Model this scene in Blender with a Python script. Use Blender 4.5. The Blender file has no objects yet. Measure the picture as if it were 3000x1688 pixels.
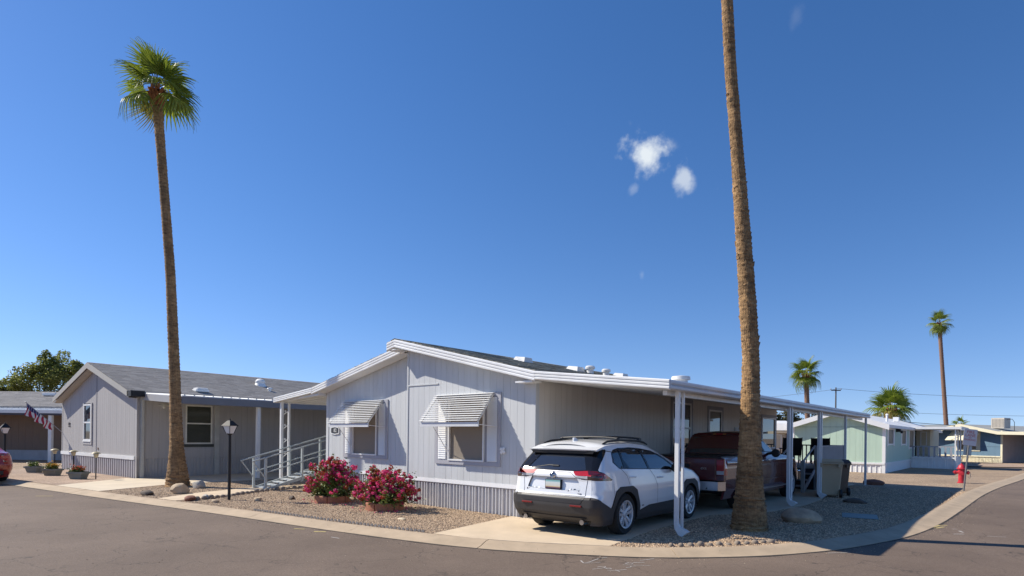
import bpy, bmesh, math, random
import numpy as np
from mathutils import Vector, Matrix, Euler
from mathutils.geometry import tessellate_polygon
R=math.radians
random.seed(7); rng=np.random.default_rng(7)
sc=bpy.context.scene
col=sc.collection
# ------------------------------------------------------------------ camera
CAM=(7.498,-9.355,1.68); YAW=R(40.94); ROLL=0.0117
cd=bpy.data.cameras.new('camera'); cam=bpy.data.objects.new('camera',cd); col.objects.link(cam)
cd.sensor_width=36; cd.lens=36*1743.87/3000; cd.shift_y=(1276.36-844)/3000; cd.clip_start=.05; cd.clip_end=6000
cam.matrix_world=Matrix.Translation(CAM)@Matrix.Rotation(YAW,4,'Z')@Matrix.Rotation(R(90),4,'X')@Matrix.Rotation(ROLL,4,'Z')
sc.camera=cam
# ------------------------------------------------------------------ sky and sun
SUN_AZ=R(26.5); SUN_EL=R(41)      # direction the light travels to, in plan
w=bpy.data.worlds.new('World'); sc.world=w; w.use_nodes=True
nt=w.node_tree; nt.nodes.clear()
def wn(t,**k):
    n=nt.nodes.new(t)
    for a,b in k.items(): setattr(n,a,b)
    return n
def lk(a,b): nt.links.new(a,b)
sky=wn('ShaderNodeTexSky',sky_type='NISHITA'); sky.sun_disc=False; sky.sun_elevation=SUN_EL
sdx,sdy=-math.cos(SUN_AZ),-math.sin(SUN_AZ)      # towards the sun
sky.sun_rotation=math.atan2(sdx,sdy)
sky.altitude=350; sky.air_density=1.0; sky.dust_density=0.15; sky.ozone_density=2.9
bg=wn('ShaderNodeBackground'); bg.inputs['Strength'].default_value=0.118
out=wn('ShaderNodeOutputWorld')
tc=wn('ShaderNodeTexCoord')
def vdir(px,py):
    a=(px-1500)/1743.87; b=-(py-1276.36)/1743.87
    x=math.cos(ROLL)*a-math.sin(ROLL)*b; z=math.sin(ROLL)*a+math.cos(ROLL)*b
    c,s=math.cos(YAW),math.sin(YAW)
    return Vector((c*x-s,s*x+c,z)).normalized()
def math_(op,a,b=None,c=None):
    n=wn('ShaderNodeMath',operation=op)
    for i,v in enumerate((a,b,c)):
        if v is None: continue
        if hasattr(v,'links'): lk(v,n.inputs[i])
        else: n.inputs[i].default_value=v
    return n.outputs[0]
# small fair-weather clouds, fixed to directions in the sky
noise=wn('ShaderNodeTexNoise'); noise.inputs['Scale'].default_value=26; noise.inputs['Detail'].default_value=8; noise.inputs['Roughness'].default_value=.56; noise.inputs['Distortion'].default_value=.15
nmap=wn('ShaderNodeMapping'); nmap.inputs['Location'].default_value=(4.4,.3,.7); lk(tc.outputs['Generated'],nmap.inputs['Vector']); lk(nmap.outputs[0],noise.inputs['Vector'])
nv=noise.outputs['Fac']
acc=None
#       centre px, half size (rad) along, across, tilt, gain, threshold
for (px,py,a,b,tilt,gain,th) in ((1890,450,.046,.032,-28,.95,.30),(2000,520,.019,.031,10,.62,.42),(1851,555,.013,.009,30,.20,.55),
                              (2124,534,.018,.006,35,.22,.5),(1881,805,.007,.012,0,.14,.5),(2333,40,.013,.020,-20,.06,.5)):
    c=vdir(px,py); up=Vector((0,0,1)); r=c.cross(up).normalized(); u=r.cross(c)
    t=R(tilt); e1=(r*math.cos(t)+u*math.sin(t))/a; e2=(u*math.cos(t)-r*math.sin(t))/b
    def dot(v):
        n=wn('ShaderNodeVectorMath',operation='DOT_PRODUCT'); lk(tc.outputs['Generated'],n.inputs[0]); n.inputs[1].default_value=v; return n.outputs['Value']
    d1,d2=dot(e1),dot(e2); fr=math_('GREATER_THAN',dot(c),0)
    rr=math_('SQRT',math_('ADD',math_('MULTIPLY',d1,d1),math_('MULTIPLY',d2,d2)))
    f=math_('SUBTRACT',1.0,rr)                       # 1 centre .. 0 rim
    f=math_('ADD',f,math_('MULTIPLY_ADD',nv,3.3,-1.62))
    mr=wn('ShaderNodeMapRange',interpolation_type='SMOOTHSTEP'); lk(f,mr.inputs['Value']); mr.inputs['From Min'].default_value=th-.25; mr.inputs['From Max'].default_value=th+.85; mr.inputs['To Max'].default_value=gain
    lim=math_('MULTIPLY',mr.outputs[0],math_('MULTIPLY',fr,math_('LESS_THAN',rr,1.35)))
    fade=wn('ShaderNodeMapRange',interpolation_type='SMOOTHSTEP'); lk(rr,fade.inputs['Value']); fade.inputs['From Min'].default_value=1.35; fade.inputs['From Max'].default_value=.75
    lim=math_('MULTIPLY',lim,fade.outputs[0])
    acc=lim if acc is None else math_('MAXIMUM',acc,lim)
mx=wn('ShaderNodeMix',data_type='RGBA'); sv=wn('ShaderNodeSeparateXYZ'); lk(tc.outputs['Generated'],sv.inputs[0]); cv=wn('ShaderNodeCombineXYZ'); lk(sv.outputs['X'],cv.inputs['X']); lk(sv.outputs['Y'],cv.inputs['Y'])
lk(math_('MULTIPLY_ADD',math_('MAXIMUM',sv.outputs['Z'],0.0),.97,.075),cv.inputs['Z']); lk(cv.outputs[0],sky.inputs['Vector'])   # clear desert air: no white band at the horizon
hs=wn('ShaderNodeHueSaturation'); hs.inputs['Saturation'].default_value=1.26; lk(sky.outputs[0],hs.inputs['Color'])
tn=wn('ShaderNodeMix',data_type='RGBA',blend_type='MULTIPLY'); tn.inputs['Factor'].default_value=1; lk(hs.outputs[0],tn.inputs['A']); tn.inputs['B'].default_value=(1.10,.935,1.01,1)
lk(acc,mx.inputs['Factor']); lk(tn.outputs['Result'],mx.inputs['A']); mx.inputs['B'].default_value=(5.6,6.0,6.3,1)
lk(mx.outputs['Result'],bg.inputs['Color']); lk(bg.outputs[0],out.inputs['Surface'])
sl=bpy.data.lights.new('sun','SUN'); sl.energy=5.0; sl.angle=R(.53); sl.color=(1.0,.93,.81)
so=bpy.data.objects.new('sun',sl); col.objects.link(so)
tdir=Vector((math.cos(SUN_EL)*math.cos(SUN_AZ),math.cos(SUN_EL)*math.sin(SUN_AZ),-math.sin(SUN_EL)))
so.rotation_euler=tdir.to_track_quat('-Z','Y').to_euler(); so.location=(-20,-15,30)
sc.view_settings.view_transform='Standard'; sc.view_settings.look='None'; sc.view_settings.gamma=1; sc.view_settings.exposure=0.34
sc.render.engine='CYCLES'
# ------------------------------------------------------------------ materials
def lin(c): return tuple(((v/255)/12.92 if v/255<=.04045 else ((v/255+.055)/1.055)**2.4) for v in c)
_M={}
def M(name,c,rough=.6,var=.12,scale=3.,detail=5,bump=0,bscale=40,metal=0,coat=0,spec=.5,alpha=None,island=0,stretch=None,trans=0,c2=None,emit=None,sub=0):
    """one procedural material: base colour broken up by noise, optional fine relief"""
    if name in _M: return _M[name]
    m=bpy.data.materials.new(name); m.use_nodes=True; t=m.node_tree; p=t.nodes['Principled BSDF']
    p.inputs['Roughness'].default_value=rough; p.inputs['Metallic'].default_value=metal; p.inputs['Specular IOR Level'].default_value=spec
    p.inputs['Coat Weight'].default_value=coat; p.inputs['Coat Roughness'].default_value=.03
    if trans: p.inputs['Transmission Weight'].default_value=trans
    L=t.links.new
    co=t.nodes.new('ShaderNodeTexCoord'); src=co.outputs['Object']
    if stretch:
        mp=t.nodes.new('ShaderNodeMapping'); mp.inputs['Scale'].default_value=stretch; L(src,mp.inputs['Vector']); src=mp.outputs['Vector']
    lo=tuple(max(0,v*(1-var)) for v in c); hi=tuple(min(1,v*(1+var)) for v in c)
    if c2: hi=c2; lo=c
    mix=t.nodes.new('ShaderNodeMix'); mix.data_type='RGBA'; mix.inputs['A'].default_value=(*lo,1); mix.inputs['B'].default_value=(*hi,1)
    n=t.nodes.new('ShaderNodeTexNoise'); n.inputs['Scale'].default_value=scale; n.inputs['Detail'].default_value=detail; n.inputs['Roughness'].default_value=.6; L(src,n.inputs['Vector'])
    cr=t.nodes.new('ShaderNodeMapRange'); cr.inputs['From Min'].default_value=.3; cr.inputs['From Max'].default_value=.7; L(n.outputs['Fac'],cr.inputs['Value'])
    f=cr.outputs[0]
    if island:
        g=t.nodes.new('ShaderNodeNewGeometry'); a=t.nodes.new('ShaderNodeMath'); a.operation='MULTIPLY_ADD'; a.use_clamp=True
        L(g.outputs['Random Per Island'],a.inputs[0]); a.inputs[1].default_value=island; 
        b=t.nodes.new('ShaderNodeMath'); b.operation='MULTIPLY'; L(f,b.inputs[0]); b.inputs[1].default_value=1-island; L(b.outputs[0],a.inputs[2]); f=a.outputs[0]
    L(f,mix.inputs['Factor']); L(mix.outputs['Result'],p.inputs['Base Color'])
    if bump:
        n2=t.nodes.new('ShaderNodeTexNoise'); n2.inputs['Scale'].default_value=bscale; n2.inputs['Detail'].default_value=4; L(src,n2.inputs['Vector'])
        bp=t.nodes.new('ShaderNodeBump'); bp.inputs['Strength'].default_value=bump; bp.inputs['Distance'].default_value=.01; L(n2.outputs['Fac'],bp.inputs['Height']); L(bp.outputs[0],p.inputs['Normal'])
    if alpha is not None: p.inputs['Alpha'].default_value=alpha
    if sub:   # thin leaves let light through
        tr=t.nodes.new('ShaderNodeBsdfTranslucent'); L(mix.outputs['Result'],tr.inputs['Color']); ms=t.nodes.new('ShaderNodeMixShader'); ms.inputs[0].default_value=sub
        o=[q for q in t.nodes if q.type=='OUTPUT_MATERIAL'][0]; L(p.outputs[0],ms.inputs[1]); L(tr.outputs[0],ms.inputs[2]); L(ms.outputs[0],o.inputs['Surface'])
    _M[name]=m; return m
# ------------------------------------------------------------------ mesh helpers
class MB:
    def __init__(s,T=None): s.v=[]; s.f=[]; s.T=T
    def add(s,vs,fs):
        n=len(s.v); s.v+=[tuple(s.T(p)) if s.T else tuple(p) for p in vs]; s.f+=[tuple(i+n for i in f) for f in fs]; return s
    def hexa(s,p): return s.add(p,[(0,3,2,1),(4,5,6,7),(0,1,5,4),(1,2,6,5),(2,3,7,6),(3,0,4,7)])
    def box(s,x0,x1,y0,y1,z0,z1): return s.hexa([(x0,y0,z0),(x1,y0,z0),(x1,y1,z0),(x0,y1,z0),(x0,y0,z1),(x1,y0,z1),(x1,y1,z1),(x0,y1,z1)])
    def board(s,x0,x1,y0,y1,z0,za,zb):  # box whose top slopes from za at x0 to zb at x1
        return s.hexa([(x0,y0,z0),(x1,y0,z0),(x1,y1,z0),(x0,y1,z0),(x0,y0,za),(x1,y0,zb),(x1,y1,zb),(x0,y1,za)])
    def poly(s,pts): 
        pts=[tuple(p) for p in pts]; tris=tessellate_polygon([[Vector(p) for p in pts]]); return s.add(pts,[tuple(t) for t in tris])
    def prism(s,pts,d):   # polygon of 3d points pushed along d
        n=len(pts); d=Vector(d); a=[Vector(p) for p in pts]; b=[p+d for p in a]
        tr=[tuple(t) for t in tessellate_polygon([a])]
        return s.add(a+b,[t[::-1] for t in tr]+[tuple(i+n for i in t) for t in tr]+[(i,(i+1)%n,(i+1)%n+n,i+n) for i in range(n)])
    def tube(s,pts,r,n=8,cap=True):
        pts=[Vector(p) for p in pts]; rs=r if hasattr(r,'__len__') else [r]*len(pts); vs=[];fs=[]; prev=None
        for i,p in enumerate(pts):
            t=(pts[min(i+1,len(pts)-1)]-pts[max(i-1,0)]).normalized()
            if prev is None: a=t.orthogonal().normalized()
            else: a=(prev-t*prev.dot(t)).normalized()
            prev=a; b=t.cross(a)
            for k in range(n):
                q=2*math.pi*k/n; vs.append(p+(a*math.cos(q)+b*math.sin(q))*rs[i])
        for i in range(len(pts)-1):
            for k in range(n): fs.append((i*n+k,i*n+(k+1)%n,(i+1)*n+(k+1)%n,(i+1)*n+k))
        if cap: fs+= [tuple(range(n))[::-1],tuple((len(pts)-1)*n+k for k in range(n))]
        return s.add(vs,fs)
    def lathe(s,prof,n=20,c=(0,0,0),axis='Z',cap=True):
        vs=[];fs=[]
        for r,z in prof:
            for k in range(n):
                q=2*math.pi*k/n; x,y=r*math.cos(q),r*math.sin(q)
                p=(x,y,z) if axis=='Z' else ((z,x,y) if axis=='X' else (x,z,y)); vs.append((p[0]+c[0],p[1]+c[1],p[2]+c[2]))
        for i in range(len(prof)-1):
            for k in range(n): fs.append((i*n+k,i*n+(k+1)%n,(i+1)*n+(k+1)%n,(i+1)*n+k))
        if cap: fs+=[tuple(range(n))[::-1],tuple((len(prof)-1)*n+k for k in range(n))]
        return s.add(vs,fs)
    def sweep(s,rings,closed=True):   # list of equal-length point rings
        n=len(rings[0]); vs=[p for r in rings for p in r]; fs=[]
        for i in range(len(rings)-1):
            for k in range(n if closed else n-1): fs.append((i*n+k,i*n+(k+1)%n,(i+1)*n+(k+1)%n,(i+1)*n+k))
        if closed: fs+=[tuple(range(n))[::-1],tuple((len(rings)-1)*n+k for k in range(n))]
        return s.add(vs,fs)
    def build(s,name,mat,parent=None,smooth=None,loc=None,rot=None,bevel=0):
        me=bpy.data.meshes.new(name); me.from_pydata(s.v,[],s.f); me.update()
        if mat:
            me.materials.append(mat)
        if smooth is not None:
            me.shade_smooth(); me.set_sharp_from_angle(angle=R(smooth))
        o=bpy.data.objects.new(name,me); col.objects.link(o)
        if parent: o.parent=parent
        if loc: o.location=loc
        if rot: o.rotation_euler=rot
        if bevel:
            b=o.modifiers.new('bevel','BEVEL'); b.width=bevel; b.segments=2; b.limit_method='ANGLE'; b.angle_limit=R(40)
        return o
def thing(name,label,cat,loc=(0,0,0),rz=0,group=None):
    o=bpy.data.objects.new(name,None); col.objects.link(o); o.location=loc; o.rotation_euler=(0,0,rz); o.empty_display_size=.2
    return tag(o,label,cat,group)
def tag(o,label=None,cat=None,group=None,kind=None):
    if label: o['label']=label
    if cat: o['category']=cat
    if group: o['group']=group
    if kind: o['kind']=kind
    return o
def struct(o): o['kind']='structure'; return o
def link_copy(src,name,parent,loc=(0,0,0),rot=(0,0,0),scale=(1,1,1)):
    o=bpy.data.objects.new(name,src); col.objects.link(o); o.parent=parent; o.location=loc; o.rotation_euler=rot; o.scale=scale; return o
def recalc(o):
    bm=bmesh.new(); bm.from_mesh(o.data); bmesh.ops.recalc_face_normals(bm,faces=bm.faces); bm.to_mesh(o.data); bm.free(); return o
def weld(o,d=1e-4):
    bm=bmesh.new(); bm.from_mesh(o.data); bmesh.ops.remove_doubles(bm,verts=bm.verts,dist=d); bmesh.ops.recalc_face_normals(bm,faces=bm.faces); bm.to_mesh(o.data); bm.free(); return o
def text(name,body,size,mat,parent,mw,extrude=.002,align='CENTER'):
    cu=bpy.data.curves.new(name,'FONT'); cu.body=body; cu.size=size; cu.extrude=extrude; cu.align_x=align; cu.align_y='CENTER'; cu.resolution_u=3
    t=bpy.data.objects.new(name+'_curve',cu); col.objects.link(t); bpy.context.view_layer.update()
    me=bpy.data.meshes.new_from_object(t.evaluated_get(bpy.context.evaluated_depsgraph_get())); bpy.data.objects.remove(t); bpy.data.curves.remove(cu)
    me.name=name; me.materials.clear(); me.materials.append(mat); me.transform(mw)
    o=bpy.data.objects.new(name,me); col.objects.link(o); o.parent=parent; return o
def wallT(o,du,dn):   # wall coordinates (along, outwards, up) -> house coordinates
    o=Vector(o);du=Vector(du);dn=Vector(dn)
    return lambda p:(o[0]+du[0]*p[0]+dn[0]*p[1],o[1]+du[1]*p[0]+dn[1]*p[1],o[2]+p[2])
def wallM(o,du,dn,p,up=1):    # matrix that stands lettering on a wall, at wall point p
    T=wallT(o,du,dn); q=T(p); m=Matrix(((du[0],0,dn[0],q[0]),(du[1],0,dn[1],q[1]),(0,1,0,q[2]),(0,0,0,1))); return m
# shared materials
white=M('white_paint',(.78,.78,.76),.45,.05,2)
whitemetal=M('white_enamel',(.75,.755,.745),.38,.10,1.5,7,spec=.5,stretch=(3,3,.8))
black=M('black_metal',(.012,.012,.013),.65,.2)
dark=M('dark_void',(.01,.01,.011),.8,.1)
wallgrey=M('grey_lavender_siding',(.555,.572,.578),.7,.075,1.0,8,bump=.12,bscale=90,stretch=(4,4,.35))
trimgrey=M('grey_trim',(.30,.30,.325),.65,.06)
skirtgrey=M('pale_grey_skirting',(.52,.52,.535),.55,.05)
glass=M('window_glass',(.02,.024,.026),.04,.1,spec=.6)
screen=M('brown_solar_screen',(.25,.21,.165),.8,.06,200,bump=.1,bscale=400)
concrete=M('tan_concrete',(.60,.475,.33),.85,.10,1.6,8,bump=.25,bscale=60)
concrete2=M('kerb_concrete',(.43,.33,.225),.85,.14,2.3,8,bump=.3,bscale=50)
# ================================================================== ground
def catmull(P,step=.25):
    out=[]
    for i in range(len(P)-1):
        p0=Vector(P[max(i-1,0)]);p1=Vector(P[i]);p2=Vector(P[i+1]);p3=Vector(P[min(i+2,len(P)-1)])
        n=max(2,int((p2-p1).length/step))
        for k in range(n):
            t=k/n; out.append(.5*((2*p1)+(p2-p0)*t+(2*p0-5*p1+4*p2-p3)*t*t+(3*p1-p0-3*p2+p3)*t**3))
    out.append(Vector(P[-1])); return out
KERB=[(-70,-13.3),(-45,-9.4),(-30,-7.0),(-18.26,-5.29),(-14.7,-4.80),(-11.8,-4.40),(-8.88,-3.96),(-6.46,-3.57),(-4.56,-3.31),(-2.83,-3.09),(-1.36,-2.88),(-.06,-2.64),(.70,-2.46),(1.57,-2.12),(2.67,-1.49),(3.15,-1.15),(3.64,-.68),(4.22,.06),(4.68,.92),(5.04,1.91),(5.46,3.68),(5.68,6.02),(5.80,9.26),(5.97,15.08),(6.32,20.4),(6.80,25.7),(7.34,32.6),(7.40,34.4),(7.0,35.6),(5.6,36.7),(-2,41.0),(-20,51.5),(-40,63)]
kin=catmull(KERB)
RZ=-.06
# gravel
gm=bpy.data.materials.new('desert_gravel'); gm.use_nodes=True; t=gm.node_tree; p=t.nodes['Principled BSDF']; p.inputs['Roughness'].default_value=.9
co=t.nodes.new('ShaderNodeTexCoord'); L=t.links.new
vo=t.nodes.new('ShaderNodeTexVoronoi'); vo.inputs['Scale'].default_value=38; L(co.outputs['Object'],vo.inputs['Vector'])
ra=t.nodes.new('ShaderNodeValToRGB'); L(vo.outputs['Color'],ra.inputs['Fac'])
e=ra.color_ramp.elements; e[0].position=.1; e[0].color=(.19,.135,.09,1); e[1].position=.95; e[1].color=(.50,.375,.25,1); q=e.new(.5); q.color=(.35,.25,.165,1)
n1=t.nodes.new('ShaderNodeTexNoise'); n1.inputs['Scale'].default_value=.7; n1.inputs['Detail'].default_value=6; L(co.outputs['Object'],n1.inputs['Vector'])
mu=t.nodes.new('ShaderNodeMix'); mu.data_type='RGBA'; mu.blend_type='MULTIPLY'; mu.inputs['Factor'].default_value=1
mr=t.nodes.new('ShaderNodeMapRange'); mr.inputs['From Min'].default_value=.3; mr.inputs['From Max'].default_value=.7; mr.inputs['To Min'].default_value=.82; mr.inputs['To Max'].default_value=1.15; L(n1.outputs['Fac'],mr.inputs['Value'])
L(ra.outputs[0],mu.inputs['A']); L(mr.outputs[0],mu.inputs['B']); L(mu.outputs['Result'],p.inputs['Base Color'])
bp=t.nodes.new('ShaderNodeBump'); bp.inputs['Strength'].default_value=.9; bp.inputs['Distance'].default_value=.02; bp.invert=True; L(vo.outputs['Distance'],bp.inputs['Height']); L(bp.outputs[0],p.inputs['Normal'])
gravel=gm
def recolour(src,name,cols):
    m=src.copy(); m.name=name
    for n in m.node_tree.nodes:
        if n.type=='VALTORGB':
            for e,c in zip(n.color_ramp.elements,cols): e.color=(*c,1)
    return m
pinkgravel=recolour(gm,'pinkish_gravel',((.27,.19,.14),(.40,.29,.21),(.52,.38,.28)))
# asphalt with worn patches and hairline cracks
am=bpy.data.materials.new('worn_asphalt'); am.use_nodes=True; t=am.node_tree; p=t.nodes['Principled BSDF']; p.inputs['Roughness'].default_value=.88; L=t.links.new
co=t.nodes.new('ShaderNodeTexCoord')
def nz(s,d=6,r=.6,dist=0):
    n=t.nodes.new('ShaderNodeTexNoise'); n.inputs['Scale'].default_value=s; n.inputs['Detail'].default_value=d; n.inputs['Roughness'].default_value=r; n.inputs['Distortion'].default_value=dist; L(co.outputs['Object'],n.inputs['Vector']); return n
na,nb=nz(.35,8,.65),nz(75,5,.75)
mx=t.nodes.new('ShaderNodeMix'); mx.data_type='RGBA'; mx.inputs['A'].default_value=(.112,.079,.057,1); mx.inputs['B'].default_value=(.172,.125,.092,1)
mr=t.nodes.new('ShaderNodeMapRange'); mr.inputs['From Min'].default_value=.3; mr.inputs['From Max'].default_value=.7; L(na.outputs['Fac'],mr.inputs['Value']); L(mr.outputs[0],mx.inputs['Factor'])
sp=t.nodes.new('ShaderNodeMapRange'); sp.inputs['From Min'].default_value=.3; sp.inputs['From Max'].default_value=.7; sp.inputs['To Min'].default_value=.5; sp.inputs['To Max'].default_value=1.55; L(nb.outputs['Fac'],sp.inputs['Value'])
m2=t.nodes.new('ShaderNodeMix'); m2.data_type='RGBA'; m2.blend_type='MULTIPLY'; m2.inputs['Factor'].default_value=1; L(mx.outputs['Result'],m2.inputs['A']); L(sp.outputs[0],m2.inputs['B'])
# cracks: cell borders of a distorted voronoi, kept only in patches
wv=t.nodes.new('ShaderNodeVectorMath'); wv.operation='ADD'; nd=nz(1.9,3,.55); sc_=t.nodes.new('ShaderNodeVectorMath'); sc_.operation='SCALE'; sc_.inputs['Scale'].default_value=.8
L(nd.outputs['Color'],sc_.inputs[0]); L(co.outputs['Object'],wv.inputs[0]); L(sc_.outputs[0],wv.inputs[1])
vo=t.nodes.new('ShaderNodeTexVoronoi'); vo.feature='DISTANCE_TO_EDGE'; vo.inputs['Scale'].default_value=.8; L(wv.outputs[0],vo.inputs['Vector'])
ck=t.nodes.new('ShaderNodeMapRange'); ck.inputs['From Min'].default_value=.0; ck.inputs['From Max'].default_value=.011; ck.inputs['To Min'].default_value=1; ck.inputs['To Max'].default_value=0; L(vo.outputs['Distance'],ck.inputs['Value'])
nk=nz(.5,4,.6); nk.inputs['Distortion'].default_value=.3; pk=t.nodes.new('ShaderNodeMapRange'); pk.inputs['From Min'].default_value=.40; pk.inputs['From Max'].default_value=.52; L(nk.outputs['Fac'],pk.inputs['Value'])
cm=t.nodes.new('ShaderNodeMath'); cm.operation='MULTIPLY'; L(ck.outputs[0],cm.inputs[0]); L(pk.outputs[0],cm.inputs[1])
cs=t.nodes.new('ShaderNodeMath'); cs.operation='MULTIPLY'; cs.inputs[1].default_value=.72; L(cm.outputs[0],cs.inputs[0])
m3=t.nodes.new('ShaderNodeMix'); m3.data_type='RGBA'; L(cs.outputs[0],m3.inputs['Factor']); L(m2.outputs['Result'],m3.inputs['A']); m3.inputs['B'].default_value=(.026,.021,.018,1)
L(m3.outputs['Result'],p.inputs['Base Color'])
bp=t.nodes.new('ShaderNodeBump'); bp.inputs['Strength'].default_value=.5; bp.inputs['Distance'].default_value=.006; L(nb.outputs['Fac'],bp.inputs['Height']); L(bp.outputs[0],p.inputs['Normal'])
struct(MB().poly([(-2500,-2500,-.14),(2500,-2500,-.14),(2500,2500,-.14),(-2500,2500,-.14)]).build('ground',M('desert_dirt',(.30,.235,.17),.95,.15,.05)))
road=struct(MB().poly([(-120,-60,RZ),(70,-60,RZ),(70,70,RZ),(-120,70,RZ)]).build('road',am))
yard=[(p.x,p.y,0) for p in kin]+[(-40,70,0),(-115,70,0),(-115,-20.5,0)]
struct(MB().poly(yard).build('gravel_yard',gravel))
# concrete rolled kerb, slab by slab
kerb=bpy.data.objects.new('kerb',None); col.objects.link(kerb); struct(kerb)
seg=[];L_=0
def offs(i,d):
    a=kin[max(i-1,0)];b=kin[min(i+1,len(kin)-1)]; t=(b-a).normalized(); return kin[i]+Vector((t.y,-t.x))*d
prof=[(0,-.10),(0,.008),(.10,.006),(.20,-.012),(.32,-.040),(.45,-.052),(.45,-.12)]
i=0; step=10
while i<len(kin)-1:
    j=min(i+step,len(kin)-1); rings=[]
    dz=random.uniform(-.002,.002)
    for k in range(i,j+1):
        t_=(kin[min(k+1,len(kin)-1)]-kin[max(k-1,0)]).normalized(); sh=.006*(1 if k==i else -1 if k==j else 0)
        rings.append([(offs(k,d).x+t_.x*sh,offs(k,d).y+t_.y*sh,z+dz) for d,z in prof])
    MB().sweep(rings).build('kerb_slab',concrete2,kerb,smooth=30); i=j
# dark tar seam where the asphalt meets the concrete
rings=[]
for k in range(0,len(kin)):
    a=offs(k,.445); b=offs(k,.48+random.uniform(-.012,.03)); rings.append([(a.x,a.y,RZ+.003),(b.x,b.y,RZ+.003)])
MB().sweep(rings,closed=False).build('tar_seam',M('tar_seam',(.035,.028,.022),.9,.3,20),road)
# concrete drives and paths
def slab(name,pts,mat=concrete,z=.010,h=.08):
    return struct(recalc(MB().prism([(x,y,z-h) for x,y in pts],(0,0,h)).build(name,mat)))
slab('driveway',[(-.10,-2.60),(.70,-2.46),(1.57,-2.12),(2.67,-1.49),(2.42,.2),(2.36,1.2),(2.30,3.2),(3.05,4.9),(3.25,7.0),(3.15,9.0),(2.6,10.4),(2.6,15.9),(0.02,15.9),(.02,-.02),(-.575,-.02)])
LHO=(-16.435,-2.116); LHA=.0645
def lh(x,y): c,s=math.cos(LHA),math.sin(LHA); return (LHO[0]+c*x-s*y,LHO[1]+s*x+c*y)
slab('neighbour_driveway',[(-14.75,-4.76),(-11.95,-4.38),lh(3.45,-.5),lh(3.4,1.2),lh(3.4,14),lh(.05,14),lh(.05,-.08),lh(-.3,-.2)],M('pale_concrete',(.60,.51,.38),.85,.10,1.2,8,bump=.2))
slab('garden_path',[(-8.90,-3.92),(-8.10,-3.79),(-8.35,-3.0),(-8.95,-1.9),(-9.30,-1.05),(-9.35,2.6),(-10.2,2.6),(-10.25,-1.1),(-9.75,-2.6),(-9.25,-3.4)],z=.012)
struct(MB().poly([(*lh(-12,2),.004),(-22.5,-5.7,.004),(-18.3,-5.22,.004),(-14.85,-4.72,.004),(*lh(-.35,-.25),.004),(*lh(-.35,2),.004)]).build('pink_gravel_bed',pinkgravel))
# loose stones that give the gravel its relief (nearest parts of the yard)
def inpoly(x,y,P):
    c=False;n=len(P);j=n-1
    for i in range(n):
        a,b=P[i][:2],P[j][:2]
        if (a[1]>y)!=(b[1]>y) and x<(b[0]-a[0])*(y-a[1])/(b[1]-a[1])+a[0]: c=not c
        j=i
    return c
yp=[(*q,0) for q in KERB]+[(-40,70,0),(-115,70,0),(-115,-20.5,0)]
PADS=[[(v.co.x,v.co.y) for v in list(o.data.vertices)[:len(o.data.vertices)//2]] for o in bpy.data.objects if o.name in('driveway','neighbour_driveway','garden_path')]
HB=[(-8.3,.1,-8.3,.35),]
def scatter(name,n,xr,yr,smin,smax,mat,seed):
    r=np.random.default_rng(seed); V=[];F=[];k=0;tries=0
    base=np.array([(1,0,0),(.3,.95,0),(-.8,.6,0),(-.8,-.6,0),(.3,-.95,0),(0.1,0,1)])
    faces=[(0,1,5),(1,2,5),(2,3,5),(3,4,5),(4,0,5)]
    while k<n and tries<n*8:
        tries+=1; x=r.uniform(*xr);y=r.uniform(*yr); d=math.hypot(x-CAM[0],y-CAM[1])
        if r.random()>min(1,(11./d)**1.5): continue
        if (x>-8.3 and x<0.05 and y>(0 if x>-4 else .4)) : continue
        if not inpoly(x,y,yp) or any(inpoly(x,y,P) for P in PADS): continue
        s=r.uniform(smin,smax); a=r.uniform(0,6.28); ca,sa=math.cos(a),math.sin(a); sx,sy,sz=s*r.uniform(.7,1.3),s*r.uniform(.6,1.),s*r.uniform(.45,.9)
        b=len(V)
        for p in base: V.append((x+ca*p[0]*sx-sa*p[1]*sy,y+sa*p[0]*sx+ca*p[1]*sy,.001+p[2]*sz))
        F+=[tuple(i+b for i in f) for f in faces]; k+=1
    me=bpy.data.meshes.new(name); me.from_pydata(V,[],F); me.materials.append(mat); o=bpy.data.objects.new(name,me); col.objects.link(o); return o
stone=M('gravel_stone',(.20,.128,.078),.85,.2,20,c2=(.70,.51,.33),island=.95)
tag(scatter('gravel_stones',26000,(-13.5,0),(-4.6,1),.008,.022,stone,1),'loose tan and grey gravel stones covering the front yard','gravel',kind='stuff')
tag(scatter('gravel_stones',30000,(2,6),(-1.5,15),.008,.024,stone,2),'loose grey gravel stones in the shaded corner yard','gravel',kind='stuff')
# paint marks left on the asphalt by surveyors
chalk=M('faded_white_marking',(.42,.39,.36),.9,.3,30); yel=M('faded_yellow_marking',(.50,.40,.16),.9,.3,30)
def stroke(pts,wd,mat,z=RZ+.004):
    P=[Vector(p) for p in pts]; rings=[]
    for i,p in enumerate(P):
        t=(P[min(i+1,len(P)-1)]-P[max(i-1,0)]).normalized(); n=Vector((-t.y,t.x))*wd/2*random.uniform(.7,1.2); rings.append([(p.x-n.x,p.y-n.y,z),(p.x+n.x,p.y+n.y,z)])
    return MB().sweep(rings,closed=False).build('paint_mark',mat,road)
def gpx(px,py,z=RZ):
    a=(px-1500)/1743.87;b=-(py-1276.36)/1743.87; x=math.cos(ROLL)*a-math.sin(ROLL)*b; zz=math.sin(ROLL)*a+math.cos(ROLL)*b
    c,s=math.cos(YAW),math.sin(YAW); t=(z-CAM[2])/zz; return (CAM[0]+(c*x-s)*t,CAM[1]+(s*x+c)*t)
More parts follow.
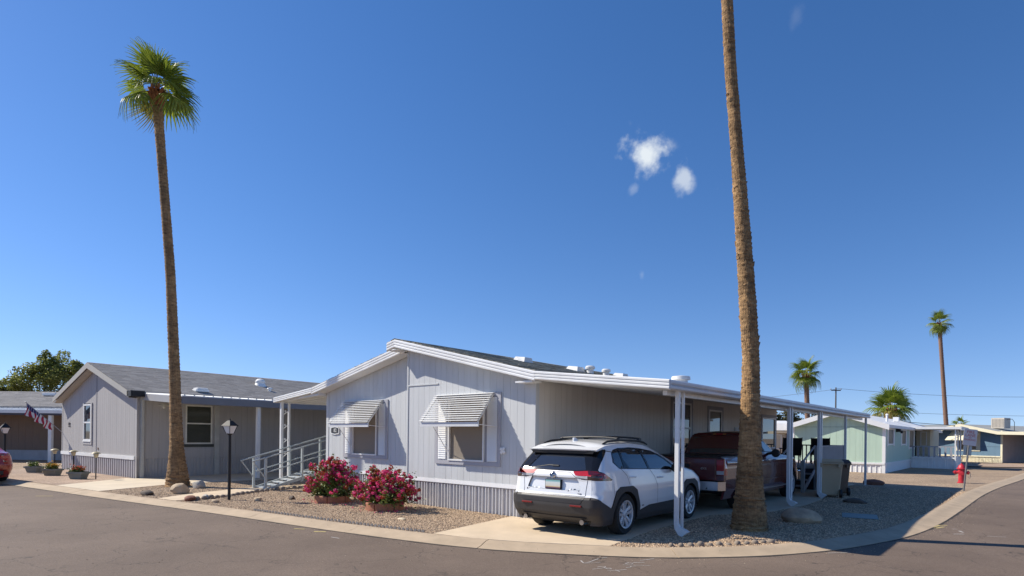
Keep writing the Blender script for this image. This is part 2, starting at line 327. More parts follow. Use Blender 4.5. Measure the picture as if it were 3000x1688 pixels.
def zq(x,y): return gpx(1640+x/7.156,1600+y/7.156)
stroke([zq(440,310),zq(500,362),zq(620,340),zq(740,295),zq(860,262),zq(975,238)],.022,chalk)
stroke([zq(510,365),zq(700,355),zq(860,350)],.012,chalk)
stroke([zq(1370,372),zq(1440,352),zq(1540,362),zq(1500,385),zq(1400,380),zq(1370,372)],.018,chalk)
stroke([zq(1540,352),zq(1780,348)],.016,chalk); stroke([zq(1320,400),zq(1620,406),zq(1900,415)],.012,chalk)
stroke([zq(1590,428),zq(1490,428),zq(1490,445),zq(1390,455)],.016,chalk)
stroke([zq(1680,308),zq(1980,270)],.02,chalk)
stroke([zq(790,445),zq(860,435),zq(960,435),zq(940,455),zq(880,470),zq(680,492)],.018,chalk)
stroke([zq(930,460),zq(1000,485),zq(1090,485),zq(1060,470),zq(960,462)],.016,chalk)
stroke([zq(1000,520),zq(1200,515),zq(1400,495)],.014,chalk); stroke([zq(1170,505),zq(1260,540)],.02,chalk)
def z1(x,y): return gpx(1750+x/2.1467,1400+y/2.1467)
stroke([z1(2110,312),z1(2150,300),z1(2200,300)],.05,yel); stroke([z1(2130,318),z1(2180,310)],.05,yel)
stroke([z1(2230,322),z1(2265,325)],.03,chalk); stroke([z1(2240,355),z1(2305,355)],.04,chalk); stroke([z1(2275,335),z1(2300,345)],.05,chalk); stroke([z1(2450,368),z1(2570,374)],.03,chalk)
stroke([z1(1450,475),z1(1590,470)],.02,chalk); stroke([z1(0,512),z1(60,502)],.02,chalk)
def z2(x,y): return gpx(x/2.576,1380+y/2.576)
stroke([z2(2220,437),z2(2300,440)],.05,yel); stroke([z2(2370,458),z2(2460,460)],.06,yel); stroke([z2(2500,500),z2(2560,510)],.03,chalk); stroke([z2(270,190),z2(400,190)],.06,yel)
# ================================================================== house parts shared by all homes
def siding(parent,name,T,a0,a1,z0,ztop,mat,pitch=.195,th=.02,gap=.0055,holes=(),back=True):
    """a wall of vertical boards; ztop is a function of the position along the wall; holes are (a0,a1,z0,z1)"""
    n=max(1,round((a1-a0)/pitch)); w_=(a1-a0)/n
    mb=MB(T)
    cuts=sorted({a0,a1,*[h[0] for h in holes],*[h[1] for h in holes],*[a0+(a1-a0)*i/12 for i in range(13)]})
    wall=None
    for a,b in zip(cuts,cuts[1:]):
        m=(a+b)/2; hs=[h for h in holes if h[0]<m<h[1]]
        spans=[(z0,None)]
        for h in hs: spans=[(z0,h[2]),(h[3],None)]
        for s0,s1 in spans:
            if s1 is None: mb.board(a,b,-.10,-.011,s0,ztop(a),ztop(b))
            else: mb.board(a,b,-.10,-.011,s0,s1,s1)
    wall=mb.build(name,mat,parent)
    for i in range(n):
        x0=a0+i*w_+gap/2; x1=a0+(i+1)*w_-gap/2; hs=[h for h in holes if h[0]<x1 and h[1]>x0]
        parts=[(x0,x1,z0,None)]
        for h in hs:
            parts=[]
            if x0<h[0]-.004: parts.append((x0,h[0],z0,None))
            if x1>h[1]+.004: parts.append((h[1],x1,z0,None))
            m0=max(x0,h[0]);m1=min(x1,h[1])
            if m1-m0>.004: parts+= [(m0,m1,z0,h[2]),(m0,m1,h[3],None)]
        mb=MB(T)
        for (p0,p1,s0,s1) in parts: mb.board(p0,p1,-.009,random.uniform(-.0008,.0008),s0,ztop(p0) if s1 is None else s1,ztop(p1) if s1 is None else s1)
        mb.build('siding_board',mat,wall)
    return wall
def skirting(parent,T,a0,a1,z0,z1,mat,panel=.406,ribs=(.0,.10,.205,.285),depth=.045,ws=1.):
    sk=MB(T).box(a0,a1,-.09,-.045,z0-.05,z1).build('skirting',mat,parent)
    n=max(1,round((a1-a0)/panel)); w_=(a1-a0)/n; k=w_/panel
    for i in range(n):
        x=a0+i*w_; pts=[(x+.003,-.03)]
        for r in ribs: 
            q=x+(r+.03)*k; pts+=[(q,-.03),(q+.012*k,-.03+depth),(q+.042*k*ws,-.03+depth),(q+(.042*ws+.012)*k,-.03)]
        pts+=[(x+w_-.003,-.03)]
        mb=MB(T); mb.sweep([[(a,b,z0) for a,b in pts],[(a,b,z1) for a,b in pts]],closed=False)
        mb.build('skirting_panel',mat,sk)
    return sk
def shingle_roof(parent,name,P0,P1,down,rise,length,mat,course=.14,tab=.32,lift=.006,th=.012):
    """P0->P1 ridge (or top) line; down = horizontal unit vector down the slope; rise negative slope per metre"""
    P0=Vector(P0);P1=Vector(P1); ax=(P1-P0); Lr=ax.length; ax/=Lr; d=Vector((down[0],down[1],-rise)); 
    mb=MB(); n=int(length/course)+1; nrm=ax.cross(d).normalized(); 
    if nrm.z<0: nrm=-nrm
    dl=d.length
    for i in range(n):
        s0=i*course; s1=min(length,(i+1)*course+.01); x=-random.uniform(0,tab)
        if s0>=length: break
        while x<Lr:
            x0=max(0,x+.004); x1=min(Lr,x+tab-.004); x+=tab
            if x1-x0<.02: continue
            e=random.uniform(0,.018); l=random.uniform(0,.004)
            a=P0+ax*x0+d*s0/1; b=P0+ax*x1+d*s0; c=P0+ax*x1+d*min(length,s1+e); f=P0+ax*x0+d*min(length,s1+e)
            lo,hi=lift,lift+th+l
            mb.hexa([a+nrm*.001,b+nrm*.001,c+nrm*lo,f+nrm*lo,a+nrm*(.003),b+nrm*(.003),c+nrm*hi,f+nrm*hi])
    return tag(mb.build(name,mat,parent),kind='stuff')
def ribbed(parent,name,pts,h,mat,nrm,ribs=3,depth=.022,up=(0,0,1)):
    """metal fascia of stepped ribs following a polyline of top-edge points; nrm = outward unit vector"""
    prof=[]; st=h/ribs
    for i in range(ribs):
        z=-i*st; prof+=[(0.0+.002*i,z),(depth,z-st*.30),(depth,z-st*.75),(.004,z-st*.97)]
    prof+=[(-.015,-h),(-.015,0)]
    n=Vector(nrm); rings=[]
    for p in pts:
        p=Vector(p); rings.append([tuple(p+n*a+Vector((0,0,b))) for a,b in prof])
    return recalc(MB().sweep(rings).build(name,mat,parent))
def window(parent,T,a0,a1,z0,z1,frame=white,pane=glass,fw=.045,mid=None,sill=False,pr=.02,vert=None,curtain=None):
    mb=MB(T)
    mb.box(a0,a0+fw,-.03,pr,z0,z1).box(a1-fw,a1,-.03,pr,z0,z1).box(a0+fw,a1-fw,-.03,pr,z0,z0+fw).box(a0+fw,a1-fw,-.03,pr,z1-fw,z1)
    if mid: mb.box(a0+fw,a1-fw,-.028,pr-.004,mid-fw/2,mid+fw/2)
    if vert: mb.box(vert-fw/2,vert+fw/2,-.028,pr-.005,z0+fw,z1-fw)
    w_=mb.build('window',frame,parent)
    if mid:
        MB(T).box(a0+fw-.005,a1-fw+.005,-.022,-.010,z0+fw-.005,mid-fw/2+.005).build('pane',pane,w_)
        MB(T).box(a0+fw-.005,a1-fw+.005,-.018,-.006,mid+fw/2-.005,z1-fw+.005).build('pane',pane,w_)
    else: MB(T).box(a0+fw-.005,a1-fw+.005,-.022,-.010,z0+fw-.005,z1-fw+.005).build('pane',pane,w_)
    if sill: MB(T).box(a0-.03,a1+.03,-.005,.045,z0-.05,z0-.002).build('sill',frame,w_)
    return w_
def awning(parent,T,a0,a1,zt,zb,out,mat,valmat,nsl=13,val=.095):
    aw=MB(T); 
    # side rails carry the slats
    for a in (a0+.03,a1-.05): aw.hexa([(a,.0,zt-.03),(a+.02,.0,zt-.03),(a+.02,out,zb+val-.02),(a,out,zb+val-.02),(a,0,zt-.005),(a+.02,0,zt-.005),(a+.02,out,zb+val+.005),(a,out,zb+val+.005)])
    o=aw.build('window_awning',mat,parent)
    for i in range(nsl):
        t0=i/nsl;t1=(i+1.05)/nsl; y0,y1=out*t0,out*min(1,t1)+.050; z0=zt+(zb+val-zt)*t0+.004; z1=zt+(zb+val-zt)*min(1,t1)+.036
        MB(T).hexa([(a0,y0,z0-.008),(a1,y0,z0-.008),(a1,y1,z1-.010),(a0,y1,z1-.010),(a0,y0,z0),(a1,y0,z0),(a1,y1,z1),(a0,y1,z1)]).build('awning_slat',mat,o)
    MB(T).box(a0+.005,a1-.005,out-.012,out+.012,zb,zb+val).build('valance',valmat,o)
    for a in (a0+.35,a1-.10):
        MB(T).tube([(a,out-.04,zb+val*.5),(a+(.05 if a<a0+.5 else .16),.02,zb+val*.5-.04 if a>a0+.5 else zt-1.30)],.008,6).build('awning_arm',whitemetal,o)
    return o
# ================================================================== main house
H=thing('manufactured_home','pale grey manufactured home number 82 with striped window awnings and a carport on its right','house')
m1=.2395
zr=lambda x:3.985-m1*(x+4.12)            # top of right roof slope
zl=lambda x:3.965+.2115*(x+4.12)         # top of left roof slope
XF=(1,0,0);NF=(0,-1,0)
TR=wallT((0,0,0),XF,NF); TL=wallT((0,.4,0),XF,NF); TS=wallT((0,0,0),(0,1,0),(1,0,0)); TLs=wallT((-8.25,.4,0),(0,1,0),(-1,0,0)); TB=wallT((0,15.2,0),(-1,0,0),(0,1,0))
SK=.66
winR=(-2.86,-1.03,1.06,2.52); winL=(-7.24,-5.36,1.06,2.52)
w=siding(H,'front_wall',TR,-3.99,-.09,SK,lambda x:zr(x)-.12,wallgrey,holes=[winR]); w['label']='right half of the gable front, standing forward of the left half'
w=siding(H,'front_wall',TL,-8.14,-4.0,SK,lambda x:min(zl(x),3.95)-.14,wallgrey,holes=[winL]); w['label']='recessed left half of the gable front'
siding(H,'side_wall',TS,.09,15.2,SK,lambda a:2.80,M('warmer_siding',(.64,.595,.53),.7,.06,1.,8,bump=.1,bscale=90,stretch=(4,4,.35)),holes=[(6.1,7.3,1.25,2.68),(8.60,9.62,1.45,2.56),(13.5,15.0,1.30,2.47)])  # carport side boards warmer and lighter than the front siding
siding(H,'side_wall',TLs,.10,15.2,SK,lambda a:2.92,wallgrey,pitch=.39,holes=[(1.45,2.40,.75,2.75)])
MB().box(-8.2,-.05,15.08,15.19,SK-.3,2.85).build('back_wall',wallgrey,H)
# step between the halves, corner boards
MB().box(-4.02,-3.94,.012,.40,SK,3.74).build('side_wall',wallgrey,H)
for T,a0,a1,zt in ((TR,-.095,.012,2.82),(TR,-4.03,-3.985,3.72),(TL,-4.20,-4.035,3.74),(TL,-8.262,-8.14,2.96)): MB(T).box(a0,a1,-.03,.014,SK,zt).build('corner_trim',wallgrey,H)
MB(TS).box(-.012,.10,-.03,.016,SK,2.80).build('corner_trim',wallgrey,H)
MB(TLs).box(-.012,.10,-.03,.016,SK,2.90).build('corner_trim',wallgrey,H)
MB(TR).box(-3.985,-2.905,.003,.016,2.855,2.885).build('trim_strip',wallgrey,H)
for T,a0,a1,pr in ((TR,-4.03,.03,.03),(TL,-8.28,-4.04,.03),(TS,-.03,15.2,.026),(TLs,-.02,15.2,.026)):
    MB(T).add([(a0,-.06,SK-.085),(a1,-.06,SK-.085),(a1,pr,SK-.085),(a0,pr,SK-.085),(a0,-.06,SK+.012),(a1,-.06,SK+.012),(a1,pr*.35,SK-.004),(a0,pr*.35,SK-.004)],[(0,3,2,1),(4,5,6,7),(0,1,5,4),(1,2,6,5),(2,3,7,6),(3,0,4,7)]).build('skirting_cap',M('white_ledge',(.62,.62,.63),.5,.04),H)
    skirting(H,T,a0+.03,a1-.03,-.02,SK-.088,skirtgrey)
# solid core so no light leaks through the boards
MB().box(-3.95,-.11,.12,15.05,-.02,2.75).box(-8.13,-4.1,.52,15.05,-.02,2.75).build('solid_core',dark,H)
# ---- roof
shing=M('mottled_brown_shingles',(.12,.112,.095),.9,.3,9,6,c2=(.58,.54,.44),island=.75)
rm=MB(); rm.hexa([(-4.12,-.33,zr(-4.12)-.12),(.25,-.33,zr(.25)-.12),(.25,15.5,zr(.25)-.12),(-4.12,15.5,zr(-4.12)-.12),(-4.12,-.33,zr(-4.12)-.004),(.25,-.33,zr(.25)-.004),(.25,15.5,zr(.25)-.004),(-4.12,15.5,zr(-4.12)-.004)])
rm.hexa([(-4.41,-.33,3.79),(-4.12,-.33,3.865),(-4.12,.06,3.865),(-4.41,.06,3.79),(-4.41,-.33,3.911),(-4.12,-.33,3.981),(-4.12,.06,3.981),(-4.41,.06,3.911)])
rm.hexa([(-8.53,.07,zl(-8.53)-.12),(-4.12,.07,zl(-4.12)-.12),(-4.12,15.5,zl(-4.12)-.12),(-8.53,15.5,zl(-8.53)-.12),(-8.53,.07,zl(-8.53)-.004),(-4.12,.07,zl(-4.12)-.004),(-4.12,15.5,zl(-4.12)-.004),(-8.53,15.5,zl(-8.53)-.004)])
roof=rm.build('roof',M('roof_deck',(.50,.50,.50),.7,.05),H)
shingle_roof(roof,'shingles',(-4.12,-.34,3.985),(-4.12,15.5,3.985),(1,0),m1,4.36,shing)
shingle_roof(roof,'shingles',(-4.12,.06,3.965),(-4.12,15.5,3.965),(-1,0),.2115,4.40,shing)
shingle_roof(roof,'shingles',(-4.12,-.34,3.985),(-4.12,.06,3.985),(-1,0),.25,.30,shing)
MB().add([(-4.28,-.35,3.96),(-4.12,-.35,4.003),(-3.96,-.35,3.962),(-4.28,15.5,3.96),(-4.12,15.5,4.003),(-3.96,15.5,3.962)],[(0,1,4,3),(1,2,5,4)]).build('ridge_cap',shing,roof)
# stepped metal fascia: right rake with its return, carport front; left rake, patio cover front
fm=M('white_metal_fascia',(.78,.78,.765),.34,.08,1.6,8,spec=.6)
y0=-.345
ribbed(H,'rake_fascia',[(-4.41,y0,3.913),(-4.12,y0,3.975),(.246,y0,2.94)],.195,fm,(0,-1,0))
ribbed(H,'rake_fascia',[(-4.16,.055,3.945),(-8.53,.055,3.028)],.20,fm,(0,-1,0))
MB().hexa([(-4.12,-.33,3.66),(.20,-.33,2.68),(.20,-.005,2.68),(-4.12,-.005,3.66),(-4.12,-.33,3.74),(.20,-.33,2.76),(.20,-.005,2.76),(-4.12,-.005,3.74)]) if 0 else None
soff=M('soffit_white',(.66,.66,.64),.6,.04)
MB().hexa([(-4.10,-.325,3.775),(.17,-.325,2.772),(.17,-.012,2.772),(-4.10,-.012,3.775),(-4.10,-.325,3.782),(.17,-.325,2.780),(.17,-.012,2.780),(-4.10,-.012,3.782)]).build('soffit',soff,H)
MB().hexa([(-8.45,.075,2.835),(-4.30,.075,3.715),(-4.30,.388,3.715),(-8.45,.388,2.835),(-8.45,.075,2.843),(-4.30,.075,3.722),(-4.30,.388,3.722),(-8.45,.388,2.843)]).build('soffit',soff,H)
MB().box(-4.40,-4.05,-.325,.04,3.722,3.73).build('soffit',soff,H)
MB().box(-.28,.16,-.31,-.014,2.735,2.768).build('soffit_block',fm,H)
MB().box(-8.52,-8.28,.10,.38,2.79,2.822).build('soffit_block',fm,H)
# ---- roof vents
vm=M('white_vent',(.70,.70,.69),.5,.06)
for x,y in ((-2.85,2.95),(-2.36,4.7),(-2.95,8.2)):
    z=zr(x); MB().add([(x-.22,y-.2,z-.02),(x+.24,y-.2,z-.08),(x+.24,y+.2,z-.08),(x-.22,y+.2,z-.02),(x-.10,y-.15,z+.13),(x+.22,y-.15,z+.09),(x+.22,y+.15,z+.09),(x-.10,y+.15,z+.13)],[(0,3,2,1),(4,5,6,7),(0,1,5,4),(1,2,6,5),(2,3,7,6),(3,0,4,7)]).build('box_vent',vm,H)
for x,y,s in ((-1.95,4.9,.80),(-1.95,5.75,.76)):
    z=zr(x); MB().lathe([(.13*s,z-.08),(.12*s,z+.16*s),(.17*s,z+.17*s),(.175*s,z+.24*s),(.13*s,z+.28*s),(.02,z+.29*s)],18,(x,y,0)).build('pipe_vent',vm,H,smooth=35)
# ---- front windows: grey surround, white shutters, screened pane, sloping slat awning
for T,a0,tagx in ((TR,-2.968,'right'),(TL,-7.354,'left')):
    a1=a0+2.05; z0,z1=1.013,2.60
    fr=MB(T); fr.box(a0,a0+.09,.003,.028,z0,z1).box(a1-.09,a1,.003,.028,z0,z1).box(a0+.09,a1-.09,.003,.028,z0,z0+.09).box(a0+.09,a1-.09,.003,.028,z1-.09,z1)
    fr.build('window_surround',trimgrey if tagx=='x' else M('window_surround_grey',(.40,.40,.43),.65,.05),H)
    for s0 in (a0+.085,a1-.395):
        s=MB(T); s.box(s0,s0+.29,.002,.022,z0+.095,z1-.10)
        sh=s.build('shutter',white,H)
        for k in range(26): 
            z=z0+.13+k*.049
            MB(T).hexa([(s0+.02,.022,z),(s0+.27,.022,z),(s0+.27,.036,z-.012),(s0+.02,.036,z-.012),(s0+.02,.022,z+.036),(s0+.27,.022,z+.036),(s0+.27,.032,z+.004),(s0+.02,.032,z+.004)]).build('louvre',white,sh)
    wn_=window(H,T,a0+.445,a1-.445-.03,z0+.085,z1-.09,white,screen,.035,pr=.045)
    MB(T).box(a0+.38,a0+.445,-.03,.012,z0+.09,z1-.09).box(a1-.475,a1-.395,-.03,.012,z0+.09,z1-.09).build('reveal',trimgrey,H)
    awning(H,T,a0+.02,a0+1.87,2.60,1.862,.50,white,M('valance_grey_white',(.62,.63,.65),.5,.05))
# number plaque
pl=MB(TL); pts=[(a,z-.03) for a,z in [(-7.99,1.70),(-7.79,1.675),(-7.59,1.70),(-7.575,1.73),(-7.575,1.86),(-7.60,1.885),(-7.79,1.905),(-7.98,1.885),(-8.005,1.86),(-8.005,1.73)]]
pq=pl.prism([(a,.004,z) for a,z in pts],(0,.022,0)).build('number_plaque',white,H)
MB(TL).prism([(-7.79+(a+7.79)*.86,.027,1.77+(z-1.76)*.80) for a,z in pts],(0,.004,0)).build('plaque_face',M('slate_face',(.035,.037,.04),.5),pq)
text('digits','82',.15,white,pq,wallM((0,.4,0),XF,NF,(-7.76,.0335,1.768)),.001)
# white tap-handle ornament right of the big window
orn=MB(TR); 
for k in range(4):
    q=R(45+90*k+8); orn.lathe([(.001,-.01),(.035,-.004),(.035,.008),(.001,.014)],8,(-.845+.05*math.cos(q),.035,1.363+.05*math.sin(q)),'Y')
orn.lathe([(.02,-.03),(.025,.0),(.01,.03)],8,(-.845,.03,1.363),'Y').build('pinwheel_ornament',white,H)
# carport side windows and meter
for a0,a1,z0,z1,mid in ((6.1,7.3,1.25,2.68,1.95),(8.60,9.62,1.45,2.56,None),(13.5,15.0,1.30,2.47,None)):
    MB(TS).box(a0-.11,a0,.002,.02,z0-.11,z1+.11).box(a1,a1+.11,.002,.02,z0-.11,z1+.11).box(a0,a1,.002,.02,z1,z1+.11).box(a0,a1,.002,.02,z0-.11,z0).build('window_surround',trimgrey,H)
    window(H,TS,a0,a1,z0,z1,white,M('mirror_glass',(.05,.065,.06),.02,.05,spec=1.0),.05,mid=mid)
    if not mid: MB(TS).box(a0+.05,a1-.05,-.035,-.03,z0+.05,z1-.05).build('curtain',M('curtain_green',(.40,.46,.40),.9,.1,3,stretch=(12,12,1)),H)
MB(TS).box(10.7,11.15,.0,.05,1.55,2.05).box(10.74,11.11,.05,.06,1.59,2.01).build('meter_box',wallgrey,H,bevel=.008)
# entry door on the patio side
MB(TLs).box(1.45,2.40,-.06,-.02,.75,2.75).build('door',white,H)
MB(TLs).box(1.36,1.45,-.02,.02,.70,2.84).box(2.40,2.49,-.02,.02,.70,2.84).box(1.45,2.40,-.02,.02,2.75,2.84).build('door_frame',white,H)
# ================================================================== carport
CP=thing('carport','white metal carport roof on slim posts over the white suv and the maroon pickup','carport',(0,0,0))
yc0,yc1=-.345,15.87
MB().hexa([(.246,yc0+.02,2.80),(3.05,yc0+.02,2.49),(3.05,yc1,2.49),(.246,yc1,2.80),(.246,yc0+.02,2.935),(3.05,yc0+.02,2.625),(3.05,yc1,2.625),(.246,yc1,2.935)]).build('roof',M('carport_roof_white',(.70,.70,.69),.45,.05),CP)
cr_=M('soffit_pan',(.76,.755,.73),.5,.05)
k=0; y=yc0+.1
while y<yc1-.35:
    MB().hexa([(.05,y,2.790),(3.03,y,2.462),(3.03,y+.27,2.462),(.05,y+.27,2.790),(.05,y,2.83),(3.03,y,2.487),(3.03,y+.27,2.487),(.05,y+.27,2.83)]).build('roof_pan',cr_,CP); y+=.305
ribbed(CP,'front_fascia',[(.249,yc0,2.94),(3.07,yc0,2.63)],.165,fm,(0,-1,0))
ribbed(CP,'gutter',[(3.068,yc0+.01,2.628),(3.068,yc1,2.634)],.165,M('gutter_grey_white',(.60,.60,.60),.4,.06),(1,0,0),2,.03)
MB().box(2.78,2.86,.0,yc1-.1,2.40,2.475).build('beam',whitemetal,CP)
pm=whitemetal
MB().lathe([(.13,2.62),(.12,2.71),(.17,2.72),(.16,2.78),(.02,2.80)],16,(2.75,.75,0)).build('roof_vent',vm,CP,smooth=35)
for i,y in enumerate((.43,6.65,9.50,12.55,15.78)):
    hw=.022 if i==0 else .035
    MB().box(2.93,2.93+2*hw,y-hw,y+hw,.0,2.47).build('post',pm,CP,bevel=.005)
    if i<3:
        yd=y-(.24 if i==0 else .21)
        d=MB(); d.sweep([[(2.93,yd-.03,z),(3.00,yd-.03,z),(3.00,yd+.03,z),(2.93,yd+.03,z)] if True else 0 for z in (2.47,.22)]); 
        a=[(2.93,.22),(3.02,.22)]; 
        d.sweep([[(2.93,yd-.03,.22),(3.00,yd-.03,.22),(3.00,yd+.03,.22),(2.93,yd+.03,.22)],[(2.945,yd-.033,.115),(3.03,yd-.033,.155),(3.03,yd+.033,.155),(2.945,yd+.033,.115)],[(3.02,yd-.045,.02),(3.14,yd-.045,.115),(3.14,yd+.045,.115),(3.02,yd+.045,.02)],[(3.08,yd-.048,-.0),(3.19,yd-.048,.085),(3.19,yd+.048,.085),(3.08,yd+.048,-.0)]])
        recalc(d.build('downspout',pm,CP))
        # cast scrollwork between downspout and post
        if i==0:
            for z in (2.28,1.78,1.2,.95,.7):
                pts=[(2.955,yd+.055+.05*t*math.sin(t*3),z+.18-.30*t) for t in [k/9 for k in range(10)]]
                MB().tube(pts,.010,6).build('scroll',pm,CP)
                MB().lathe([(.002,-.012),(.03,-.006),(.03,.006),(.002,.012)],10,(2.955,yd+.10,z),'X').build('scroll',pm,CP)
# ================================================================== patio cover left of the house
PC=thing('patio_cover','white patio cover sloping off the left side of the grey home above the entry ramp','patio cover',(-8.53,.05,0))
PCm=lambda x:3.028+.0972*(x+8.53)
def pc(o): o.parent=PC; o.matrix_parent_inverse=Matrix.Translation((8.53,-.05,0)); return o
pc(MB().hexa([(-10.78,.075,2.69),(-8.50,.075,2.90),(-8.50,9,2.90),(-10.78,9,2.69),(-10.78,.075,2.80),(-8.50,.075,3.02),(-8.50,9,3.02),(-10.78,9,2.80)]).build('roof',M('carport_roof_white',(.7,.7,.7)),None))
y=.12
while y<8.8:
    pc(MB().hexa([(-10.76,y,2.655),(-8.27,y,2.80),(-8.27,y+.24,2.80),(-10.76,y+.24,2.655),(-10.76,y,2.688),(-8.27,y,2.89),(-8.27,y+.24,2.89),(-10.76,y+.24,2.688)]).build('roof_pan',cr_,None)); y+=.305
pc(ribbed(None,'front_fascia',[(-10.79,.05,2.808),(-8.527,.05,3.028)],.165,fm,(0,-1,0)))
pc(ribbed(None,'gutter',[(-10.79,9.0,2.80),(-10.79,.06,2.806)],.165,fm,(-1,0,0),2,.03))
for y in (.18,.42,8.7): pc(MB().box(-10.56,-10.47,y-.04,y+.04,0,2.68).build('post',pm,None) if y!=.42 else MB().box(-10.53,-10.47,y-.03,y+.03,0,2.68).build('post',pm,None))
for z in (.9,1.35,1.8,2.25): 
    pc(MB().tube([(-10.50,.22,z),(-10.50,.40,z+.14)],.010,6).build('scroll',pm,None))
    pc(MB().lathe([(.002,-.012),(.032,-.006),(.032,.006),(.002,.012)],10,(-10.50,.29,z+.13),'X').build('scroll',pm,None))
# ================================================================== entry ramp with railings
RP=thing('entry_ramp','pale green-grey metal entry ramp with slatted treads and double railings','ramp',(-9.79,-.9,0))
def rp(o): o.parent=RP; o.matrix_parent_inverse=Matrix.Translation((9.79,.9,0)); return o
rmat=M('ramp_paint',(.42,.46,.45),.5,.08); rmat2=M('ramp_tread',(.50,.53,.53),.5,.08)
sl_=.262; rz=lambda y:.055+sl_*(y+.85)
for x,n in ((-10.16,'f'),(-9.415,'n')):
    pc_=x
    rp(MB().hexa([(x-.02,-.9,-.02),(x+.02,-.9,-.02),(x+.02,1.95,rz(1.95)-.16),(x-.02,1.95,rz(1.95)-.16),(x-.02,-.9,rz(-.9)),(x+.02,-.9,rz(-.9)),(x+.02,1.95,rz(1.95)),(x-.02,1.95,rz(1.95))]).build('stringer',rmat,None))
    for y in (-.88,.28,1.34): rp(MB().box(x-.03,x+.03,y-.03,y+.03,max(0,rz(y)-.16),rz(y)+.90).build('railing_post',rmat,None))
    for h in (.90,.455): rp(MB().tube([(x,-1.28 if h>.8 else -.85,rz(-1.28 if h>.8 else -.85)+h),(x,1.55,rz(1.55)+h)],.021 if h>.8 else .018,8).build('handrail',rmat,None))
    rp(MB().tube([(x,-1.25,rz(-1.25)+.88),(x,-.90,.36)],.018,8).build('brace',rmat,None))
for k in range(11):
    y=-.82+k*.255; z=rz(y)-.01
    rp(MB().hexa([(-10.13,y,z-.03),(-9.445,y,z-.03),(-9.445,y+.17,z-.022),(-10.13,y+.17,z-.022),(-10.13,y,z),(-9.445,y,z),(-9.445,y+.17,z+.008),(-10.13,y+.17,z+.008)]).build('tread',rmat2,None))
rp(MB().box(-10.2,-8.30,1.97,3.6,.70,.76).build('landing',rmat2,None)); rp(MB().box(-10.18,-8.34,2.0,3.58,.0,.69).build('landing_base',skirtgrey,None))
# ================================================================== neighbour house on the left
NH=thing('manufactured_home','grey manufactured home with a brown-grey gable roof and a flag by its corner','house',(*LHO,0),LHA)
ngrey=M('warm_grey_siding',(.40,.385,.375),.75,.07,1.0,bump=.1,bscale=90,stretch=(5,5,.5))
ntrim=M('warm_grey_trim',(.46,.44,.42),.65,.05); nsk=M('lavender_grey_skirting',(.40,.385,.40),.6,.06)
nroof=M('grey_brown_shingles',(.235,.222,.213),.92,.3,9,6,c2=(.37,.353,.34),island=.7)
TNF=wallT((0,0,0),(1,0,0),(0,-1,0)); TNS=wallT((0,0,0),(0,1,0),(1,0,0)); TNL=wallT((-7.82,0,0),(0,1,0),(-1,0,0))
nr=.315; nz_=lambda x:4.36-nr*abs(x+3.92)
siding(NH,'front_wall',TNF,-7.80,-.02,.78,lambda x:nz_(x)-.15,ngrey,.2,holes=[(-5.23,-4.35,1.25,2.78)])
siding(NH,'side_wall',TNS,.02,17.0,.70,lambda a:3.0,ngrey,.24,holes=[(1.66,2.66,1.22,2.70)])
MB().box(-7.83,-7.74,.02,17,.0,3.0).box(-7.8,-.02,16.9,17,0,3.0).build('back_wall',ngrey,NH)
MB().box(-7.7,-.12,.12,16.9,0,2.95).build('solid_core',dark,NH)
MB(TNF).box(-7.83,-7.74,-.02,.012,.78,2.95).box(-.06,.02,-.02,.012,.0,2.95).build('corner_trim',ntrim,NH)
MB(TNF).box(-3.86,-3.80,.001,.012,.80,4.1).build('seam_batten',M('seam_grey',(.24,.235,.25),.7),NH)
MB(TNF).box(-7.84,-.12,-.03,.04,.655,.785).build('skirting_cap',white,NH)
skirting(NH,TNF,-7.80,-.05,-.02,.66,nsk,.40,(.0,.2),.05,2.4)
skirting(NH,TNS,.05,17,-.02,.70,ngrey,.34,(.02,.13,.24),.02)
wn1=window(NH,TNF,-5.20,-4.38,1.28,2.75,white,glass,.06,mid=2.01,sill=True,pr=.03)
MB(TNF).box(-5.30,-5.20,.002,.02,1.12,2.80).box(-4.38,-4.26,.002,.035,1.12,2.80).box(-5.2,-4.38,.002,.02,1.12,1.22).build('window_surround',ntrim,NH)
wn2=window(NH,TNS,1.66,2.66,1.22,2.70,M('cream_frame',(.66,.65,.58),.5),M('green_blind_glass',(.045,.05,.04),.15,.1,spec=.5),.05,mid=2.0)
MB(TNS).box(1.60,2.72,.002,.03,1.10,1.21).build('sill_board',M('dark_sill',(.05,.055,.05),.6),NH)
MB(TNS).box(2.74,2.92,.0,.05,.0,2.72).build('corner_trim',M('post_pale',(.44,.44,.41),.6),NH)
